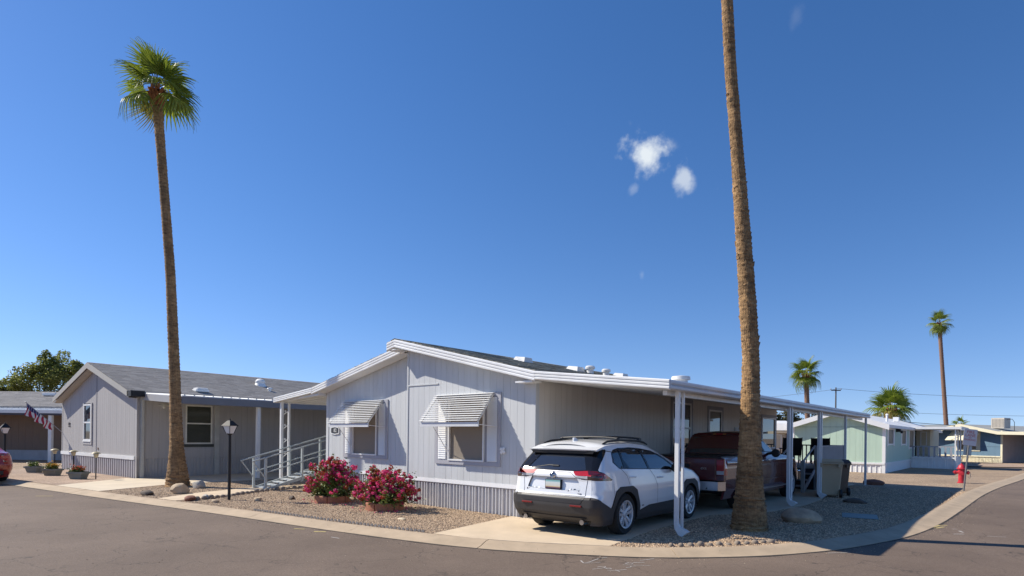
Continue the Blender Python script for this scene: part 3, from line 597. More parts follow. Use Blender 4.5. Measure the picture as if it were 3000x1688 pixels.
# roof
mb=MB(); yf=-.30
for s in (-1,1):
    x0,x1=-3.92,-3.92+s*4.03; z0,z1=4.36,4.36-nr*4.03
    mb.hexa([(x0,yf+.02,z0-.12),(x1,yf+.02,z1-.12),(x1,17.2,z1-.12),(x0,17.2,z0-.12),(x0,yf+.02,z0-.004),(x1,yf+.02,z1-.004),(x1,17.2,z1-.004),(x0,17.2,z0-.004)])
nrf=recalc(mb.build('roof',ntrim,NH))
for s in (-1,1): shingle_roof(nrf,'shingles',(-3.92,yf,4.36),(-3.92,17.2,4.36),(s,0),nr,4.05,nroof)
for s in (-1,1):
    x1=-3.92+s*4.03; z1=4.36-nr*4.03
    recalc(MB().prism([(-3.92+s*.002,yf,4.345),(x1,yf,z1-.015),(x1,yf,z1-.215),(-3.92+s*.002,yf,4.125)],(0,-.03,0)).build('rake_fascia',M('tan_grey_fascia',(.42,.40,.355),.6,.05),NH))
    x2=-3.92+s*3.95
    MB().hexa([(-3.92,yf+.02,4.10),(x2,yf+.02,4.10-nr*3.95),(x2,-.012,4.10-nr*3.95),(-3.92,-.012,4.10),(-3.92,yf+.02,4.11),(x2,yf+.02,4.11-nr*3.95),(x2,-.012,4.11-nr*3.95),(-3.92,-.012,4.11)]).build('soffit',M('tan_grey_fascia',(.42,.4,.355)),NH)
MB().box(.0,.35,-.33,.12,2.90,3.10).build('gutter_end',M('black_rubber',(.012,.012,.012),.6),NH)
# roof vents and turbine
MB().box(-.62,-.22,2.15,2.65,3.24,3.34).box(-.60,-.24,2.2,2.6,3.34,3.40).build('box_vent',white,NH,bevel=.02)
MB().lathe([(.32,3.70),(.20,3.93),(.21,3.95),(.20,4.05),(.12,4.13),(.01,4.15)],18,(-2.27,5.93,0)).build('dome_vent',white,NH,smooth=35)
MB().lathe([(.07,3.45),(.07,3.62),(.12,3.63),(.10,3.68),(.01,3.70)],12,(-1.3,5.83,0)).build('pipe_vent',white,NH,smooth=35)
# unreadable dark house numerals
for k,(a,z) in enumerate(((-6.97,1.93),(-6.83,1.92))): MB(TNF).tube([(a-.04,.01,z+.09),(a+.04,.01,z+.08),(a-.03,.01,z+.02),(a+.04,.01,z-.05),(a-.04,.01,z-.08)],.012,5).build('house_numeral',black,NH)
MB(TNF).lathe([(.05,.0),(.05,.02),(.001,.025)],8,(-3.62,.0,.98),'Y').build('hose_outlet',M('rust_brown',(.20,.13,.10),.8),NH)
# awning-style porch light under the cover
MB().lathe([(.20,2.60),(.05,2.68),(.04,2.60),(.06,2.54),(.01,2.50)],12,(.35,.75,0)).build('porch_light',M('cream_frame',(.6,.6,.5)),NH,smooth=30)
# patio cover of the neighbour
NC=thing('patio_cover','long grey-banded patio cover along the right side of the left grey home','patio cover',(*LHO,0),LHA)
MB().hexa([(.0,.16,2.96),(3.1,.16,2.78),(3.1,15,2.78),(.0,15,2.96),(.0,.16,3.03),(3.1,.16,2.86),(3.1,15,2.86),(.0,15,3.03)]).build('roof',white,NC)
for k in range(48):
    y=.2+k*.31; MB().hexa([(.06,y,3.032),(3.12,y,2.862),(3.12,y+.07,2.862),(.06,y+.07,3.032),(.06,y+.02,3.065),(3.12,y+.02,2.895),(3.12,y+.05,2.895),(.06,y+.05,3.065)]).build('roof_rib',white,NC)
bandm=M('slate_grey_band',(.165,.175,.20),.55,.06)
MB().box(3.10,3.14,.15,15,2.60,2.835).build('outer_band',bandm,NC); MB().box(3.08,3.13,.15,15,2.837,2.872).build('edge_cap',white,NC)
MB().hexa([(.05,.12,2.80),(3.098,.12,2.60),(3.098,.155,2.60),(.05,.155,2.80),(.05,.12,3.02),(3.098,.12,2.832),(3.098,.155,2.832),(.05,.155,3.02)]).build('front_band',M('front_band_grey',(.37,.37,.375),.55,.06),NC)
MB().box(.02,.14,.10,.19,0,2.93).build('post',M('post_pale',(.44,.44,.41)),NC)
for y in (2.9,6.1,9.4,12.6): MB().box(2.86,2.98,y-.06,y+.06,0.03,2.62).build('post',whitemetal,NC); 
# ================================================================== flag on its pole
FP=thing('flag','striped flag drooping from a thin slanted pole leaning out from the left grey home','flag',(*LHO,0),LHA)
cN,sN=math.cos(LHA),math.sin(LHA)
pb=Vector((-7.785,-.02,1.605)); 
ptip=Vector((-8.15,-1.2,2.857))
MB().tube([pb,ptip],.013,8).build('pole',M('pole_grey',(.35,.35,.36),.4),FP); MB().lathe([(.001,-.03),(.03,0),(.001,.03)],10,ptip).build('finial',M('pole_grey',(.35,.35,.36)),FP)
# flag cloth hangs from the outer part of the pole: 13 stripes, blue canton
ax_=(pb-ptip).normalized(); NU,NV=39,26; Lf,Hf=1.2,.48
def cl(u,v):
    p=ptip+ax_*(.05+u*Lf); fall=v*Hf*(1-.35*u)
    q=Vector((.12,-.15,-1)).normalized()
    wv=.055*math.sin(u*17+v*3.5)*v
    return p+q*fall+Vector((.3*wv,wv,0.25*wv))+Vector((.05*v*(1-u),0,0))
cs={'red':M('flag_red',(.42,.02,.05),.8,.06),'white':M('flag_white',(.72,.70,.66),.8,.05),'blue':M('flag_blue',(.03,.04,.16),.8,.06)}
# stripes run along the fly (away from the pole); hoist runs along the pole
grp={}
for i in range(NU):
    for j in range(NV):
        u=(i+.5)/NU; v=(j+.5)/NV; st=int(u*13)
        key='blue' if (u<.54 and v<.40) else ('red' if st%2==0 else 'white'); grp.setdefault((key,st if key!='blue' else 0),[]).append((i,j))
for (key,st),cells in grp.items():
    mb=MB()
    for i,j in cells:
        mb.add([cl(i/NU,j/NV),cl((i+1)/NU,j/NV),cl((i+1)/NU,(j+1)/NV),cl(i/NU,(j+1)/NV)],[(0,1,2,3)])
    weld(mb.build('canton' if key=='blue' else 'stripe',cs[key],FP,smooth=60))
mb=MB()
for i in range(6):
    for j in range(5):
        p=cl(.05+.085*i,.045+.075*j); n=Vector((.0,-1,.2)).normalized()*.012
        for k in range(1): mb.box(p.x-.016,p.x+.016,p.y-.014,p.y-.008,p.z-.016,p.z+.016)
tag(mb.build('stars',cs['white'],FP),kind='stuff')
# ================================================================== brown house further left
BR=thing('manufactured_home','brown walled home with a white corrugated awning edge at the far left','house',(-33.2,-3.3,0),R(40))
brown=M('brown_wall',(.235,.165,.125),.8,.06,2,stretch=(5,5,.6))
TBF=wallT((0,2.2,0),(1,0,0),(0,-1,0))
siding(BR,'front_wall',TBF,-9,7.0,.55,lambda x:2.7,brown,.4)
MB(TBF).box(-9,7.0,-.04,.03,-.02,.55).build('skirting',M('grey_white_skirting',(.42,.41,.42),.7),BR)
MB().box(-9,7,2.31,9,-.02,2.7).build('solid_core',brown,BR)
MB().hexa([(-9,-.1,2.58),(7.2,-.1,2.58),(7.2,2.3,2.80),(-9,2.3,2.80),(-9,-.1,2.66),(7.2,-.1,2.66),(7.2,2.3,2.88),(-9,2.3,2.88)]).build('awning_roof',white,BR)
for k in range(52):
    x=-9+k*.31; MB().hexa([(x,-.14,2.662),(x+.10,-.14,2.662),(x+.10,2.3,2.882),(x,2.3,2.882),(x+.03,-.14,2.73),(x+.07,-.14,2.73),(x+.07,2.3,2.94),(x+.03,2.3,2.94)]).build('awning_rib',white,BR)
MB().box(-9,7.2,-.16,-.11,2.46,2.655).build('awning_fascia',M('dark_fascia',(.06,.055,.07),.6),BR); MB().box(-9,7.2,-.175,-.165,2.56,2.72).build('edge_cap',white,BR)
mb=MB(); mb.hexa([(-9.2,2.0,2.86),(7.2,2.0,2.86),(7.2,5.6,3.95),(-9.2,5.6,3.95),(-9.2,2.0,2.98),(7.2,2.0,2.98),(7.2,5.6,4.05),(-9.2,5.6,4.05)])
brf=mb.build('roof',nroof,BR)
shingle_roof(brf,'shingles',(-9.2,5.6,4.055),(7.2,5.6,4.055),(0,-1),.298,3.6,nroof,.14,.5)
MB().box(-1.5,-.7,4.4,5.0,3.75,3.92).build('box_vent',white,BR,bevel=.03)
for x in (2.62,-4): MB().box(x-.09,x+.09,-.1,.05,0,2.6).build('post',white,BR)
# ================================================================== street lamps in the gardens
def lamp(name,label,loc,h,s=1):
    Lp=thing(name,label,'lamp',loc)
    MB().tube([(0,0,0),(0,0,h-.30*s)],.042*s,12).build('post',black,Lp,smooth=40)
    MB().lathe([(.05*s,h-.34*s),(.075*s,h-.31*s),(.085*s,h-.30*s)],12).build('collar',black,Lp)
    b,t=.075*s,.145*s; z0,z1=h-.295*s,h-.06*s
    mb=MB()
    for sx,sy in((1,1),(1,-1),(-1,1),(-1,-1)): mb.tube([(sx*b,sy*b,z0),(sx*t,sy*t,z1)],.010*s,5)
    mb.build('lantern_frame',black,Lp)
    gl=M('frosted_lamp_glass',(.74,.74,.72),.25,.06,4)
    q=.97
    for sx,sy in((1,0),(-1,0),(0,1),(0,-1)):
        if sx: pts=[(sx*b*q,-b*q,z0),(sx*b*q,b*q,z0),(sx*t*q,t*q,z1),(sx*t*q,-t*q,z1)]
        else: pts=[(-b*q,sy*b*q,z0),(b*q,sy*b*q,z0),(t*q,sy*t*q,z1),(-t*q,sy*t*q,z1)]
        MB().prism(pts,(-sx*.006,-sy*.006,0)).build('pane',gl,Lp)
    e=.17*s
    MB().add([(-e,-e,z1-.01),(e,-e,z1-.01),(e,e,z1-.01),(-e,e,z1-.01),(-.05*s,-.05*s,z1+.145*s),(.05*s,-.05*s,z1+.145*s),(.05*s,.05*s,z1+.145*s),(-.05*s,.05*s,z1+.145*s)],[(0,3,2,1),(4,5,6,7),(0,1,5,4),(1,2,6,5),(2,3,7,6),(3,0,4,7)]).build('lamp_cap',black,Lp)
    MB().lathe([(.03*s,z1+.14*s),(.02*s,z1+.19*s),(.001,z1+.21*s)],8).build('finial',black,Lp)
    return Lp
lamp('lamp_post','black garden lamp post with a frosted lantern beside the entry ramp',(-7.47,-2.785,0),1.90,.84).rotation_euler=(0,0,R(20))
lamp('lamp_post','short black lamp post behind the red car at the far left',(-22.8,-4.75,0),1.82,.95)
# ================================================================== mint green house on the right
def ppx(px,py,D):   # point seen at a pixel of the photograph, D metres deep
    a=(px-1500)/1743.87;b=-(py-1276.36)/1743.87; x=math.cos(ROLL)*a-math.sin(ROLL)*b; z=math.sin(ROLL)*a+math.cos(ROLL)*b
    c,s=math.cos(YAW),math.sin(YAW); return Vector((CAM[0]+(c*x-s)*D,CAM[1]+(s*x+c)*D,CAM[2]+z*D))
GX,GY=2.057,25.56
GH=thing('manufactured_home','mint green home with white trim and a white low gable roof','house',(GX,GY,0))
mint=M('mint_siding',(.47,.61,.49),.7,.05,1.2,stretch=(5,5,.6)); offw=M('bright_white_trim',(.80,.80,.79),.45,.04)
TGF=wallT((0,0,0),(1,0,0),(0,-1,0)); TGS=wallT((0,0,0),(0,1,0),(1,0,0))
gt=lambda x:3.20-.32*abs(x+2.2)
siding(GH,'front_wall',TGF,-4.30,-.10,.52,lambda x:gt(x)-.14,mint,.30)
siding(GH,'side_wall',TGS,.10,10.4,.52,lambda a:2.42,mint,.6,holes=[(.80,2.45,1.42,2.30),(5.15,6.75,1.40,2.30),(7.95,9.85,1.18,2.32)])
MB().box(-4.25,-.12,.12,24,-.02,2.40).build('solid_core',dark,GH)
MB(TGF).box(-4.40,-4.28,-.05,.02,0,2.5).box(-.12,.02,-.05,.02,0,2.55).build('corner_trim',offw,GH); MB(TGS).box(.0,.12,-.05,.022,0,2.5).build('corner_trim',offw,GH)
MB(TGF).box(-4.28,-.12,.001,.012,2.325,2.35).build('seam_batten',M('mint_dark',(.30,.40,.31),.7),GH)
for T,a0,a1 in((TGF,-4.4,-.0),(TGS,.0,10.4)): MB(T).box(a0,a1,-.03,.04,.43,.525).build('skirting_cap',offw,GH)
skirting(GH,TGF,-4.38,-.02,-.02,.43,offw,.42,(.0,.2),.03); MB(TGS).box(.0,10.4,-.06,.0,-.02,.43).build('skirting',offw,GH)
for a0,a1,z0,z1 in ((.80,2.45,1.42,2.30),(5.15,6.75,1.40,2.30),(7.95,9.85,1.18,2.32)):
    MB(TGS).box(a0-.22,a0,.0,.025,z0-.06,z1+.06).box(a1,a1+.22,.0,.025,z0-.06,z1+.06).build('shutter',offw,GH)
    window(GH,TGS,a0,a1,z0,z1,offw,M('brown_pane',(.055,.042,.034),.35,.1),.07)
MB(TGS).box(3.2,3.5,.0,.20,2.12,2.30).box(3.25,3.45,.2,.3,2.05,2.2).build('wall_lamp',black,GH)
mb=MB()
for s,xe in ((-1,-4.62),(1,.22)):
    ze=gt(xe); mb.hexa([(-2.2,-.30,3.06),(xe,-.30,ze-.14),(xe,24,ze-.14),(-2.2,24,3.06),(-2.2,-.30,3.23),(xe,-.30,ze+.02),(xe,24,ze+.02),(-2.2,24,3.23)])
recalc(mb.build('roof',M('white_coated_roof',(.78,.78,.77),.5,.05,.8),GH))
for s,xe in ((-1,-4.62),(1,.22)):
    ze=gt(xe); recalc(MB().prism([(-2.2+s*.001,-.31,3.235),(xe,-.31,ze+.025),(xe,-.31,ze-.24),(-2.2+s*.001,-.31,2.97)],(0,-.03,0)).build('rake_fascia',offw,GH))
for k in range(13): 
    y=1.2+k*1.6; MB().box(-1.9,.0,y,y+.05,2.6,2.62) if 0 else None
MB().box(-1.0,-.7,9,9.4,2.85,3.12).build('box_vent',offw,GH); MB().lathe([(.06,2.6),(.06,3.1),(.1,3.12),(.01,3.2)],8,(-.7,5,0)).build('pipe_vent',offw,GH)
MB().box(-6.2,-4.6,.3,6,2.15,2.55).build('side_canopy',offw,GH); MB().box(-6.15,-4.62,.32,6,2.0,2.15).build('canopy_band',M('tan_band',(.25,.21,.17),.7),GH)
# porch of the green house
GP=thing('porch','white skirted porch with a railing and flat roof beside the mint green house','porch',(2.06,34.2,0))
MB().box(.0,2.25,.0,3.4,.60,.68).build('deck',offw,GP); skirting(GP,wallT((0,.05,0),(1,0,0),(0,-1,0)),.02,2.22,-.05,.60,offw,.3,(.05,.15),.02); MB().box(2.20,2.25,.05,3.4,-.05,.60).build('skirting',offw,GP)
MB().box(-.9,2.45,-.25,5.2,2.36,2.50).build('roof',offw,GP); MB().box(2.45,2.50,-.26,5.2,2.30,2.52).build('gutter',M('gutter_grey_white',(.6,.6,.6)),GP)
for y in (-.1,1.6,3.4): MB().box(2.17,2.24,y,y+.07,-.05,2.36).build('post',offw,GP)
MB().box(.0,2.2,.0,.05,1.28,1.34).build('handrail',M('weathered_rail',(.33,.33,.36),.7),GP)
for k in range(8): MB().box(.06+k*.27,.16+k*.27,.0,.03,.68,1.28).build('baluster',M('weathered_rail',(.33,.33,.36)),GP)
MB().box(1.95,2.05,.1,.2,.68,1.0).build('baluster',offw,GP)
# entry wing behind the porch
GW=thing('annexe','yellow lit cream entry wing behind the green house porch','house',(2.06,37.6,0)); cream=M('cream_siding',(.62,.55,.38),.7,.06)
MB().box(-3,.62,.0,5,.0,2.36).build('wall',cream,GW); window(GW,wallT((0,0,0),(1,0,0),(0,-1,0)),.1,.45,1.3,2.25,offw,M('brown_pane',(.055,.042,.034)),.05)
# ================================================================== blue house beyond the far road
B0=ppx(2935.7,1330,46.3); BH=thing('manufactured_home','dusty blue home with cream trim, window awning and rooftop cooler beyond the far road','house',(B0.x,B0.y,0),R(-24))
blue=M('dusty_blue_siding',(.125,.215,.30),.75,.06,1.2); creamt=M('cream_trim',(.74,.68,.50),.5,.04)
TBf=wallT((0,0,0),(1,0,0),(0,-1,0)); TBs=wallT((0,0,0),(0,1,0),(1,0,0))
bt=lambda x:3.0-.235*abs(x+2.6)
siding(BH,'front_wall',TBf,-5.4,-.06,.48,lambda x:bt(x)-.1,blue,.4,holes=[(-3.10,-1.75,.98,2.4)])
bgrey=M('mauve_grey_wall',(.30,.265,.27),.8,.05)
siding(BH,'side_wall',TBs,.05,12,.0,lambda a:2.45,bgrey,.6)
MB().box(-5.3,-.12,.12,12,0,2.4).build('solid_core',dark,BH)
MB(TBf).box(-.10,.03,-.04,.025,0,2.5).box(-5.5,-5.36,-.04,.025,0,2.4).build('corner_trim',creamt,BH)
MB(TBf).box(-5.5,-.10,-.02,.045,.42,.52).build('skirting_cap',creamt,BH); skirting(BH,TBf,-5.45,-.04,-.02,.43,creamt,.3,(.03,.13,.22),.03)
MB(TBf).box(-3.35,-3.10,.0,.04,.86,2.42).box(-1.75,-1.5,.0,.04,.86,2.42).box(-3.1,-1.75,.0,.04,.86,.98).build('window_surround',creamt,BH)
window(BH,TBf,-3.1,-1.75,.98,2.4,creamt,M('tan_blind',(.27,.20,.12),.6,.08,2,stretch=(30,30,1)),.04)
MB(TBf).hexa([(-3.55,.02,2.42),(-1.45,.02,2.42),(-1.6,.75,1.72),(-3.7,.75,1.72),(-3.55,.02,2.46),(-1.45,.02,2.46),(-1.6,.75,1.77),(-3.7,.75,1.77)]).build('window_awning',creamt,BH)
MB(TBf).box(-5.3,-.1,.001,.012,1.24,1.26).build('seam_batten',M('blue_dark',(.08,.13,.19),.7),BH)
mb=MB()
for s,xe in ((-1,-5.6),(1,.1)):
    ze=bt(xe); mb.hexa([(-2.6,-.8,2.92),(xe,-.8,ze-.08),(xe,13,ze-.08),(-2.6,13,2.92),(-2.6,-.8,3.03),(xe,-.8,ze+.03),(xe,13,ze+.03),(-2.6,13,3.03)])
mb.hexa([(.1,-.8,2.30),(5.5,-.8,2.22),(5.5,13,2.22),(.1,13,2.30),(.1,-.8,2.40),(5.5,-.8,2.32),(5.5,13,2.32),(.1,13,2.40)])
recalc(mb.build('roof',M('grey_flat_roof',(.30,.31,.30),.8,.1),BH))
recalc(MB().prism([(-5.6,-.81,bt(-5.6)+.05),(-2.6,-.81,3.06),(.1,-.81,2.44),(5.5,-.81,2.36),(5.5,-.81,2.12),(.1,-.81,2.20),(-2.6,-.81,2.79),(-5.6,-.81,bt(-5.6)-.2)],(0,-.05,0)).build('fascia',creamt,BH))
for a in (3.3,4.6): window(BH,TBs,a,a+.8,1.05,2.05,M('ochre_frame',(.36,.25,.08),.6),M('ochre_pane',(.16,.10,.02),.3),.10,pr=.04)
MB().box(-1.35,-.45,1.2,2.1,2.72,3.55).build('cooler',M('beige_cooler',(.52,.47,.40),.6,.06),BH)
for k in range(9): MB().box(-1.30+k*.095,-1.25+k*.095,1.18,1.2,2.80,3.45).build('cooler_slat',M('beige_cooler_slat',(.40,.36,.31),.6),BH)
MB().tube([(-.45,1.6,3.4),(-.1,1.6,3.45),(.05,1.6,3.2),(.05,1.6,2.5)],.02,6).build('cooler_pipe',black,BH)
# gravel and paving in front of the blue house
struct(MB().poly([(*ppx(2600,1,62).xy,-.015),(*ppx(2700,1,43).xy,-.015),(*ppx(2835,1,39.9).xy,-.015),(*ppx(3010,1,39.2).xy,-.015),(*ppx(3300,1,40).xy,-.015),(*ppx(3400,1,80).xy,-.015),(*ppx(2600,1,95).xy,-.015)]).build('far_gravel_yard',pinkgravel))
# ================================================================== distant low buildings
def far_house(px0,px1,D,zt,name,label,wm,rmat_,zr_=None):
    a=ppx(px0,1280,D);b=ppx(px1,1280,D); d=(b-a); d.z=0; Lh=d.length; ang=math.atan2(d.y,d.x)
    h=thing(name,label,'house',(a.x,a.y,0),ang)
    MB().box(0,Lh,0,6,-.1,zt-.25).build('wall',wm,h); 
    recalc(MB().prism([(-.3,-.4,zt-.3),(-.3,3,(zr_ or zt+.5)),(-.3,6.4,zt-.3)],(Lh+.6,0,0)).build('roof',rmat_,h))
    MB().box(-.3,Lh+.3,-.42,-.40,zt-.45,zt-.25).build('fascia',offw,h)
    return h,Lh
tanw=M('tan_stucco',(.42,.27,.16),.8,.06); crw=M('pale_cream_stucco',(.62,.55,.42),.8,.06)
h,Lh=far_house(2700,2840,62,2.9,'house','far tan stucco house seen through the green house porch',tanw,M('grey_flat_roof',(.3,.31,.3)))
for x in (1.3,3.1): window(h,wallT((0,0,0),(1,0,0),(0,-1,0)),x,x+1.1,1.0,1.9,offw,glass,.08)
h,Lh=far_house(2262,2345,44,2.6,'house','cream house glimpsed between the carport posts, left of the mint green house',crw,offw)
MB().box(1.0,1.25,-.3,-.1,0,2.2).build('post',M('red_brown_post',(.16,.06,.04),.7),h)
for x in (.2,): window(h,wallT((0,0,0),(1,0,0),(0,-1,0)),x,x+.5,.9,2.0,offw,glass,.06)
# utility pole and wires
pt=ppx(2449,1140,75); UP=thing('utility_pole','thin grey utility pole with a crossarm behind the mint green house','pole',(pt.x,pt.y,-.1))
wood=M('weathered_pole',(.10,.09,.085),.9)
MB().tube([(0,0,0),(0,0,pt.z+.3)],[.11,.08],8).build('pole',wood,UP); MB().box(-.6,.6,-.05,.05,pt.z-.12,pt.z+.02).build('crossarm',wood,UP)
for x in (-.65,0,.65): MB().lathe([(.05,pt.z+.02),(.06,pt.z+.12),(.02,pt.z+.2)],8,(x,0,0)).build('insulator',M('grey_ceramic',(.25,.25,.26),.4),UP)
UP.rotation_euler=(0,0,R(41))
def wire(label,a,b,sag,r=.022):
    pts=[a.lerp(b,k/24)-Vector((0,0,sag*4*(k/24)*(1-k/24))) for k in range(25)]
    tag(MB().tube(pts,r,4).build('power_line',M('wire_grey',(.10,.10,.10),.6)),label,'wire')
wire('power line running right from the thin utility pole across the sky',ppx(2452,1138,75),ppx(3200,1160,70),.5)
wire('power line running left from the utility pole behind the big palm trunk',ppx(2446,1141,75),ppx(1950,1185,90),.3)
wire('lower power line between the short palm and the tall far palm',ppx(2560,1205,80),ppx(3200,1220,80),.2)
wire('lowest dark power line just above the green house porch roof',ppx(2650,1236,50),ppx(2860,1250,48),.03,.03)
# ================================================================== vehicles
class Body:
    """car body skin from plan and side outlines; regions of it are cut into separate panels"""
    def __init__(s,W,yr,yf,zt,rr,rf,crown): s.W,s.yr,s.yf,s.zt,s.rr,s.rf,s.crown=W,yr,yf,zt,rr,rf,crown
    def x(s,y,z):
        w=s.W(y,z); d=y-s.yr(z); r=s.rr
        if d<r: w-=r*(1-math.sqrt(max(0,1-(1-max(0,d)/r)**2)))
        d=s.yf(z)-y; r=s.rf
        if d<r: w-=r*(1-math.sqrt(max(0,1-(1-max(0,d)/r)**2)))
        return w
def interp(P):
    xs=[p[0] for p in P]; ys=[p[1] for p in P]
    return lambda t: float(np.interp(t,xs,ys))
def pip(x,y,P):
    c=False;j=len(P)-1
    for i in range(len(P)):
        if (P[i][1]>y)!=(P[j][1]>y) and x<(P[j][0]-P[i][0])*(y-P[i][1])/(P[j][1]-P[i][1])+P[i][0]: c=not c
        j=i
    return c
def snap(x,y,polys,tol):
    best=tol;r=(x,y)
    for P in polys:
        for i in range(len(P)):
            ax,ay=P[i];bx,by=P[(i+1)%len(P)]
            dx,dy=bx-ax,by-ay; l=dx*dx+dy*dy
            if l==0: continue
            t=min(1,max(0,((x-ax)*dx+(y-ay)*dy)/l)); qx,qy=ax+t*dx,ay+t*dy; d=math.hypot(x-qx,y-qy)
            if d<best: best=d;r=(qx,qy)
    return r
def panels(us,vs,regions,default,mapf,inside=None):
    """grid in a 2-D outline view; every region polygon becomes its own list of faces; returns {name:MB}"""
    polys=[P for _,P in regions]; n,m=len(us),len(vs); st=min(us[1]-us[0],vs[1]-vs[0] if m>1 else 1)
    G=[[snap(u,v,polys,st*.74) for v in vs] for u in us]; out={}
    for i in range(n-1):
        for j in range(m-1):
            q=[G[i][j],G[i+1][j],G[i+1][j+1],G[i][j+1]]; cx=sum(p[0] for p in q)/4; cy=sum(p[1] for p in q)/4
            if inside and not inside(cx,cy): continue
            name=default
            for nm,P in regions:
                if pip(cx,cy,P): name=nm; break
            if name is None: continue
            out.setdefault(name,[]).append(q)
    res={}
    for nm,qs in out.items():
        mb=MB()
        for q in qs: mb.add([mapf(nm,*p) for p in q],[(0,1,2,3)])
        res[nm]=mb
    return res
def wheel(parent,loc,side,R_,w_,rim_r,spokes,tyrem,rimm,darkm):
    """tyre, five-spoke alloy rim; side +1 = outer face towards +x"""
    t=MB().lathe([(rim_r-.01,-w_/2+.02),(R_-.03,-w_/2),(R_-.005,-w_/2+.03),(R_,-w_/2+.06),(R_,w_/2-.06),(R_-.005,w_/2-.03),(R_-.03,w_/2),(rim_r-.01,w_/2-.02)],36,(0,0,0),'X',cap=False)
    wh=t.build('wheel',tyrem,parent,smooth=40,loc=loc); s=side
    MB().lathe([(rim_r-.02,s*(w_/2-.06)),(rim_r,s*(w_/2-.01)),(rim_r+.004,s*(w_/2+.002)),(rim_r-.018,s*(w_/2-.004)),(rim_r-.022,s*(w_/2-.05))],36,(0,0,0),'X',cap=False).build('rim',rimm,wh,smooth=40)
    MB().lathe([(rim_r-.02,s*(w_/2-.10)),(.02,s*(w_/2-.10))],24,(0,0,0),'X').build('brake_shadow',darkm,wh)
    for k in range(spokes):
        a=2*math.pi*k/spokes+.35; ca,sa=math.cos(a),math.sin(a); mb=MB()
        def P(r,o,d): return (s*(w_/2-.012-d),ca*r-sa*o,sa*r+ca*o)
        for e in (-1,1):
            mb.hexa([P(.05,e*.002,.02),P(.05,e*.045,.03),P(rim_r-.012,e*.085,.012),P(rim_r-.012,e*.022,.006),P(.05,e*.002,.05),P(.05,e*.045,.05),P(rim_r-.012,e*.085,.05),P(rim_r-.012,e*.022,.05)])
        recalc(mb.build('spoke',rimm,wh))
    MB().lathe([(.065,s*(w_/2-.055)),(.06,s*(w_/2-.022)),(.03,s*(w_/2-.014)),(.001,s*(w_/2-.012))],18,(0,0,0),'X').build('hub_cap',rimm,wh,smooth=40)
    return wh
tyre=M('tyre_rubber',(.018,.018,.018),.85,.2,30); alloy=M('alloy_rim',(.62,.63,.65),.32,.06,5,metal=.35); 
cglass=M('tinted_car_glass',(.016,.020,.027),.03,.1,spec=.9,coat=.6); blackpl=M('black_plastic',(.016,.016,.017),.45,.15); greypl=M('grey_cladding',(.036,.033,.033),.62,.12,40)
redl=M('red_lamp',(.42,.008,.010),.12,.15,12,coat=1); clearl=M('clear_lamp',(.55,.56,.58),.15,.1,14,coat=.8); smokel=M('smoked_lamp',(.06,.04,.035),.15,.1,coat=.8)
glossbl=M('gloss_black_trim',(.008,.008,.009),.10,.1,spec=.5); chrome=M('chrome',(.62,.63,.65),.10,.05,metal=1.0)
def mirror_x(o,parent,name):
    me=o.data.copy(); me.transform(Matrix.Scale(-1,4,(1,0,0))); me.flip_normals(); n=bpy.data.objects.new(name,me); col.objects.link(n); n.parent=parent; return n
def ribbon(parent,name,pts,w_,mat):    # a thin line laid on a surface: pts are (point, normal)
    rings=[]
    for i,(p,n) in enumerate(pts):
        a=pts[max(i-1,0)][0];b=pts[min(i+1,len(pts)-1)][0]; t=(Vector(b)-Vector(a)).normalized(); s=t.cross(Vector(n)).normalized()*w_/2; p=Vector(p)+Vector(n)*.0025; rings.append([p-s,p+s])
    return MB().sweep(rings,closed=False).build(name,mat,parent)
# ------------------------------------------------------------------ white suv
SV=thing('suv','white compact suv with black roof rack parked under the carport','car',(1.41,-1.30,-.005),R(1.72))
swhite=M('white_car_paint',(.80,.81,.82),.28,.02,1,coat=1)
yr=interp([(.28,.12),(.40,.03),(.52,.0),(.66,.0),(.69,.035),(.72,.06),(.95,.085),(1.03,.075),(1.12,.125),(1.16,.15),(1.46,.40),(1.6,.50)])
yf=interp([(.25,4.45),(.5,4.58),(.7,4.58),(.85,4.50),(1.0,4.2),(1.15,3.4),(1.6,2.2)])
ztop=interp([(0.0,1.0),(.28,1.32),(.40,1.475),(.56,1.525),(.90,1.555),(1.47,1.565),(1.95,1.535),(2.39,1.46),(2.83,1.325),(3.25,1.155),(3.36,1.11),(3.6,1.08),(4.0,1.0),(4.2,.93),(4.4,.82),(4.6,.70)])
wz=interp([(.2,.86),(.30,.895),(.55,.922),(.80,.922),(1.0,.905),(1.10,.892),(1.30,.815),(1.47,.735),(1.60,.68)])
def Ws(y,z):
    w=wz(z)
    if z>1.0: w+=min(.03,.0)  
    return w-.012*max(0,(y-3.2))**1.5-.02*max(0,1.2-y)
SB=Body(Ws,yr,yf,ztop,.165,.45,.06)
zbot=lambda y:.24
def sside(off=0): return lambda nm,y,z: (SB.x(y,z)-(.012 if nm.startswith('glass') else 0)+(.012 if 'arch' in nm or nm=='cladding' else 0),y,z)
def arcpts(cy,cz,r,a0,a1,n=14): return [(cy+r*math.cos(R(a0+(a1-a0)*k/n)),cz+r*math.sin(R(a0+(a1-a0)*k/n))) for k in range(n+1)]
rw,fw_=(.93,.345),(3.66,.345)
def arch(c,r): return [(c[0]+r,.15)]+arcpts(c[0],c[1],r,0,180,18)+[(c[0]-r,.15)]
def archout(c): return [(c[0]+.50,.15),(c[0]+.50,.46),(c[0]+.37,.76),(c[0]+.22,.835),(c[0]-.20,.838),(c[0]-.34,.77),(c[0]-.49,.50),(c[0]-.49,.15)]
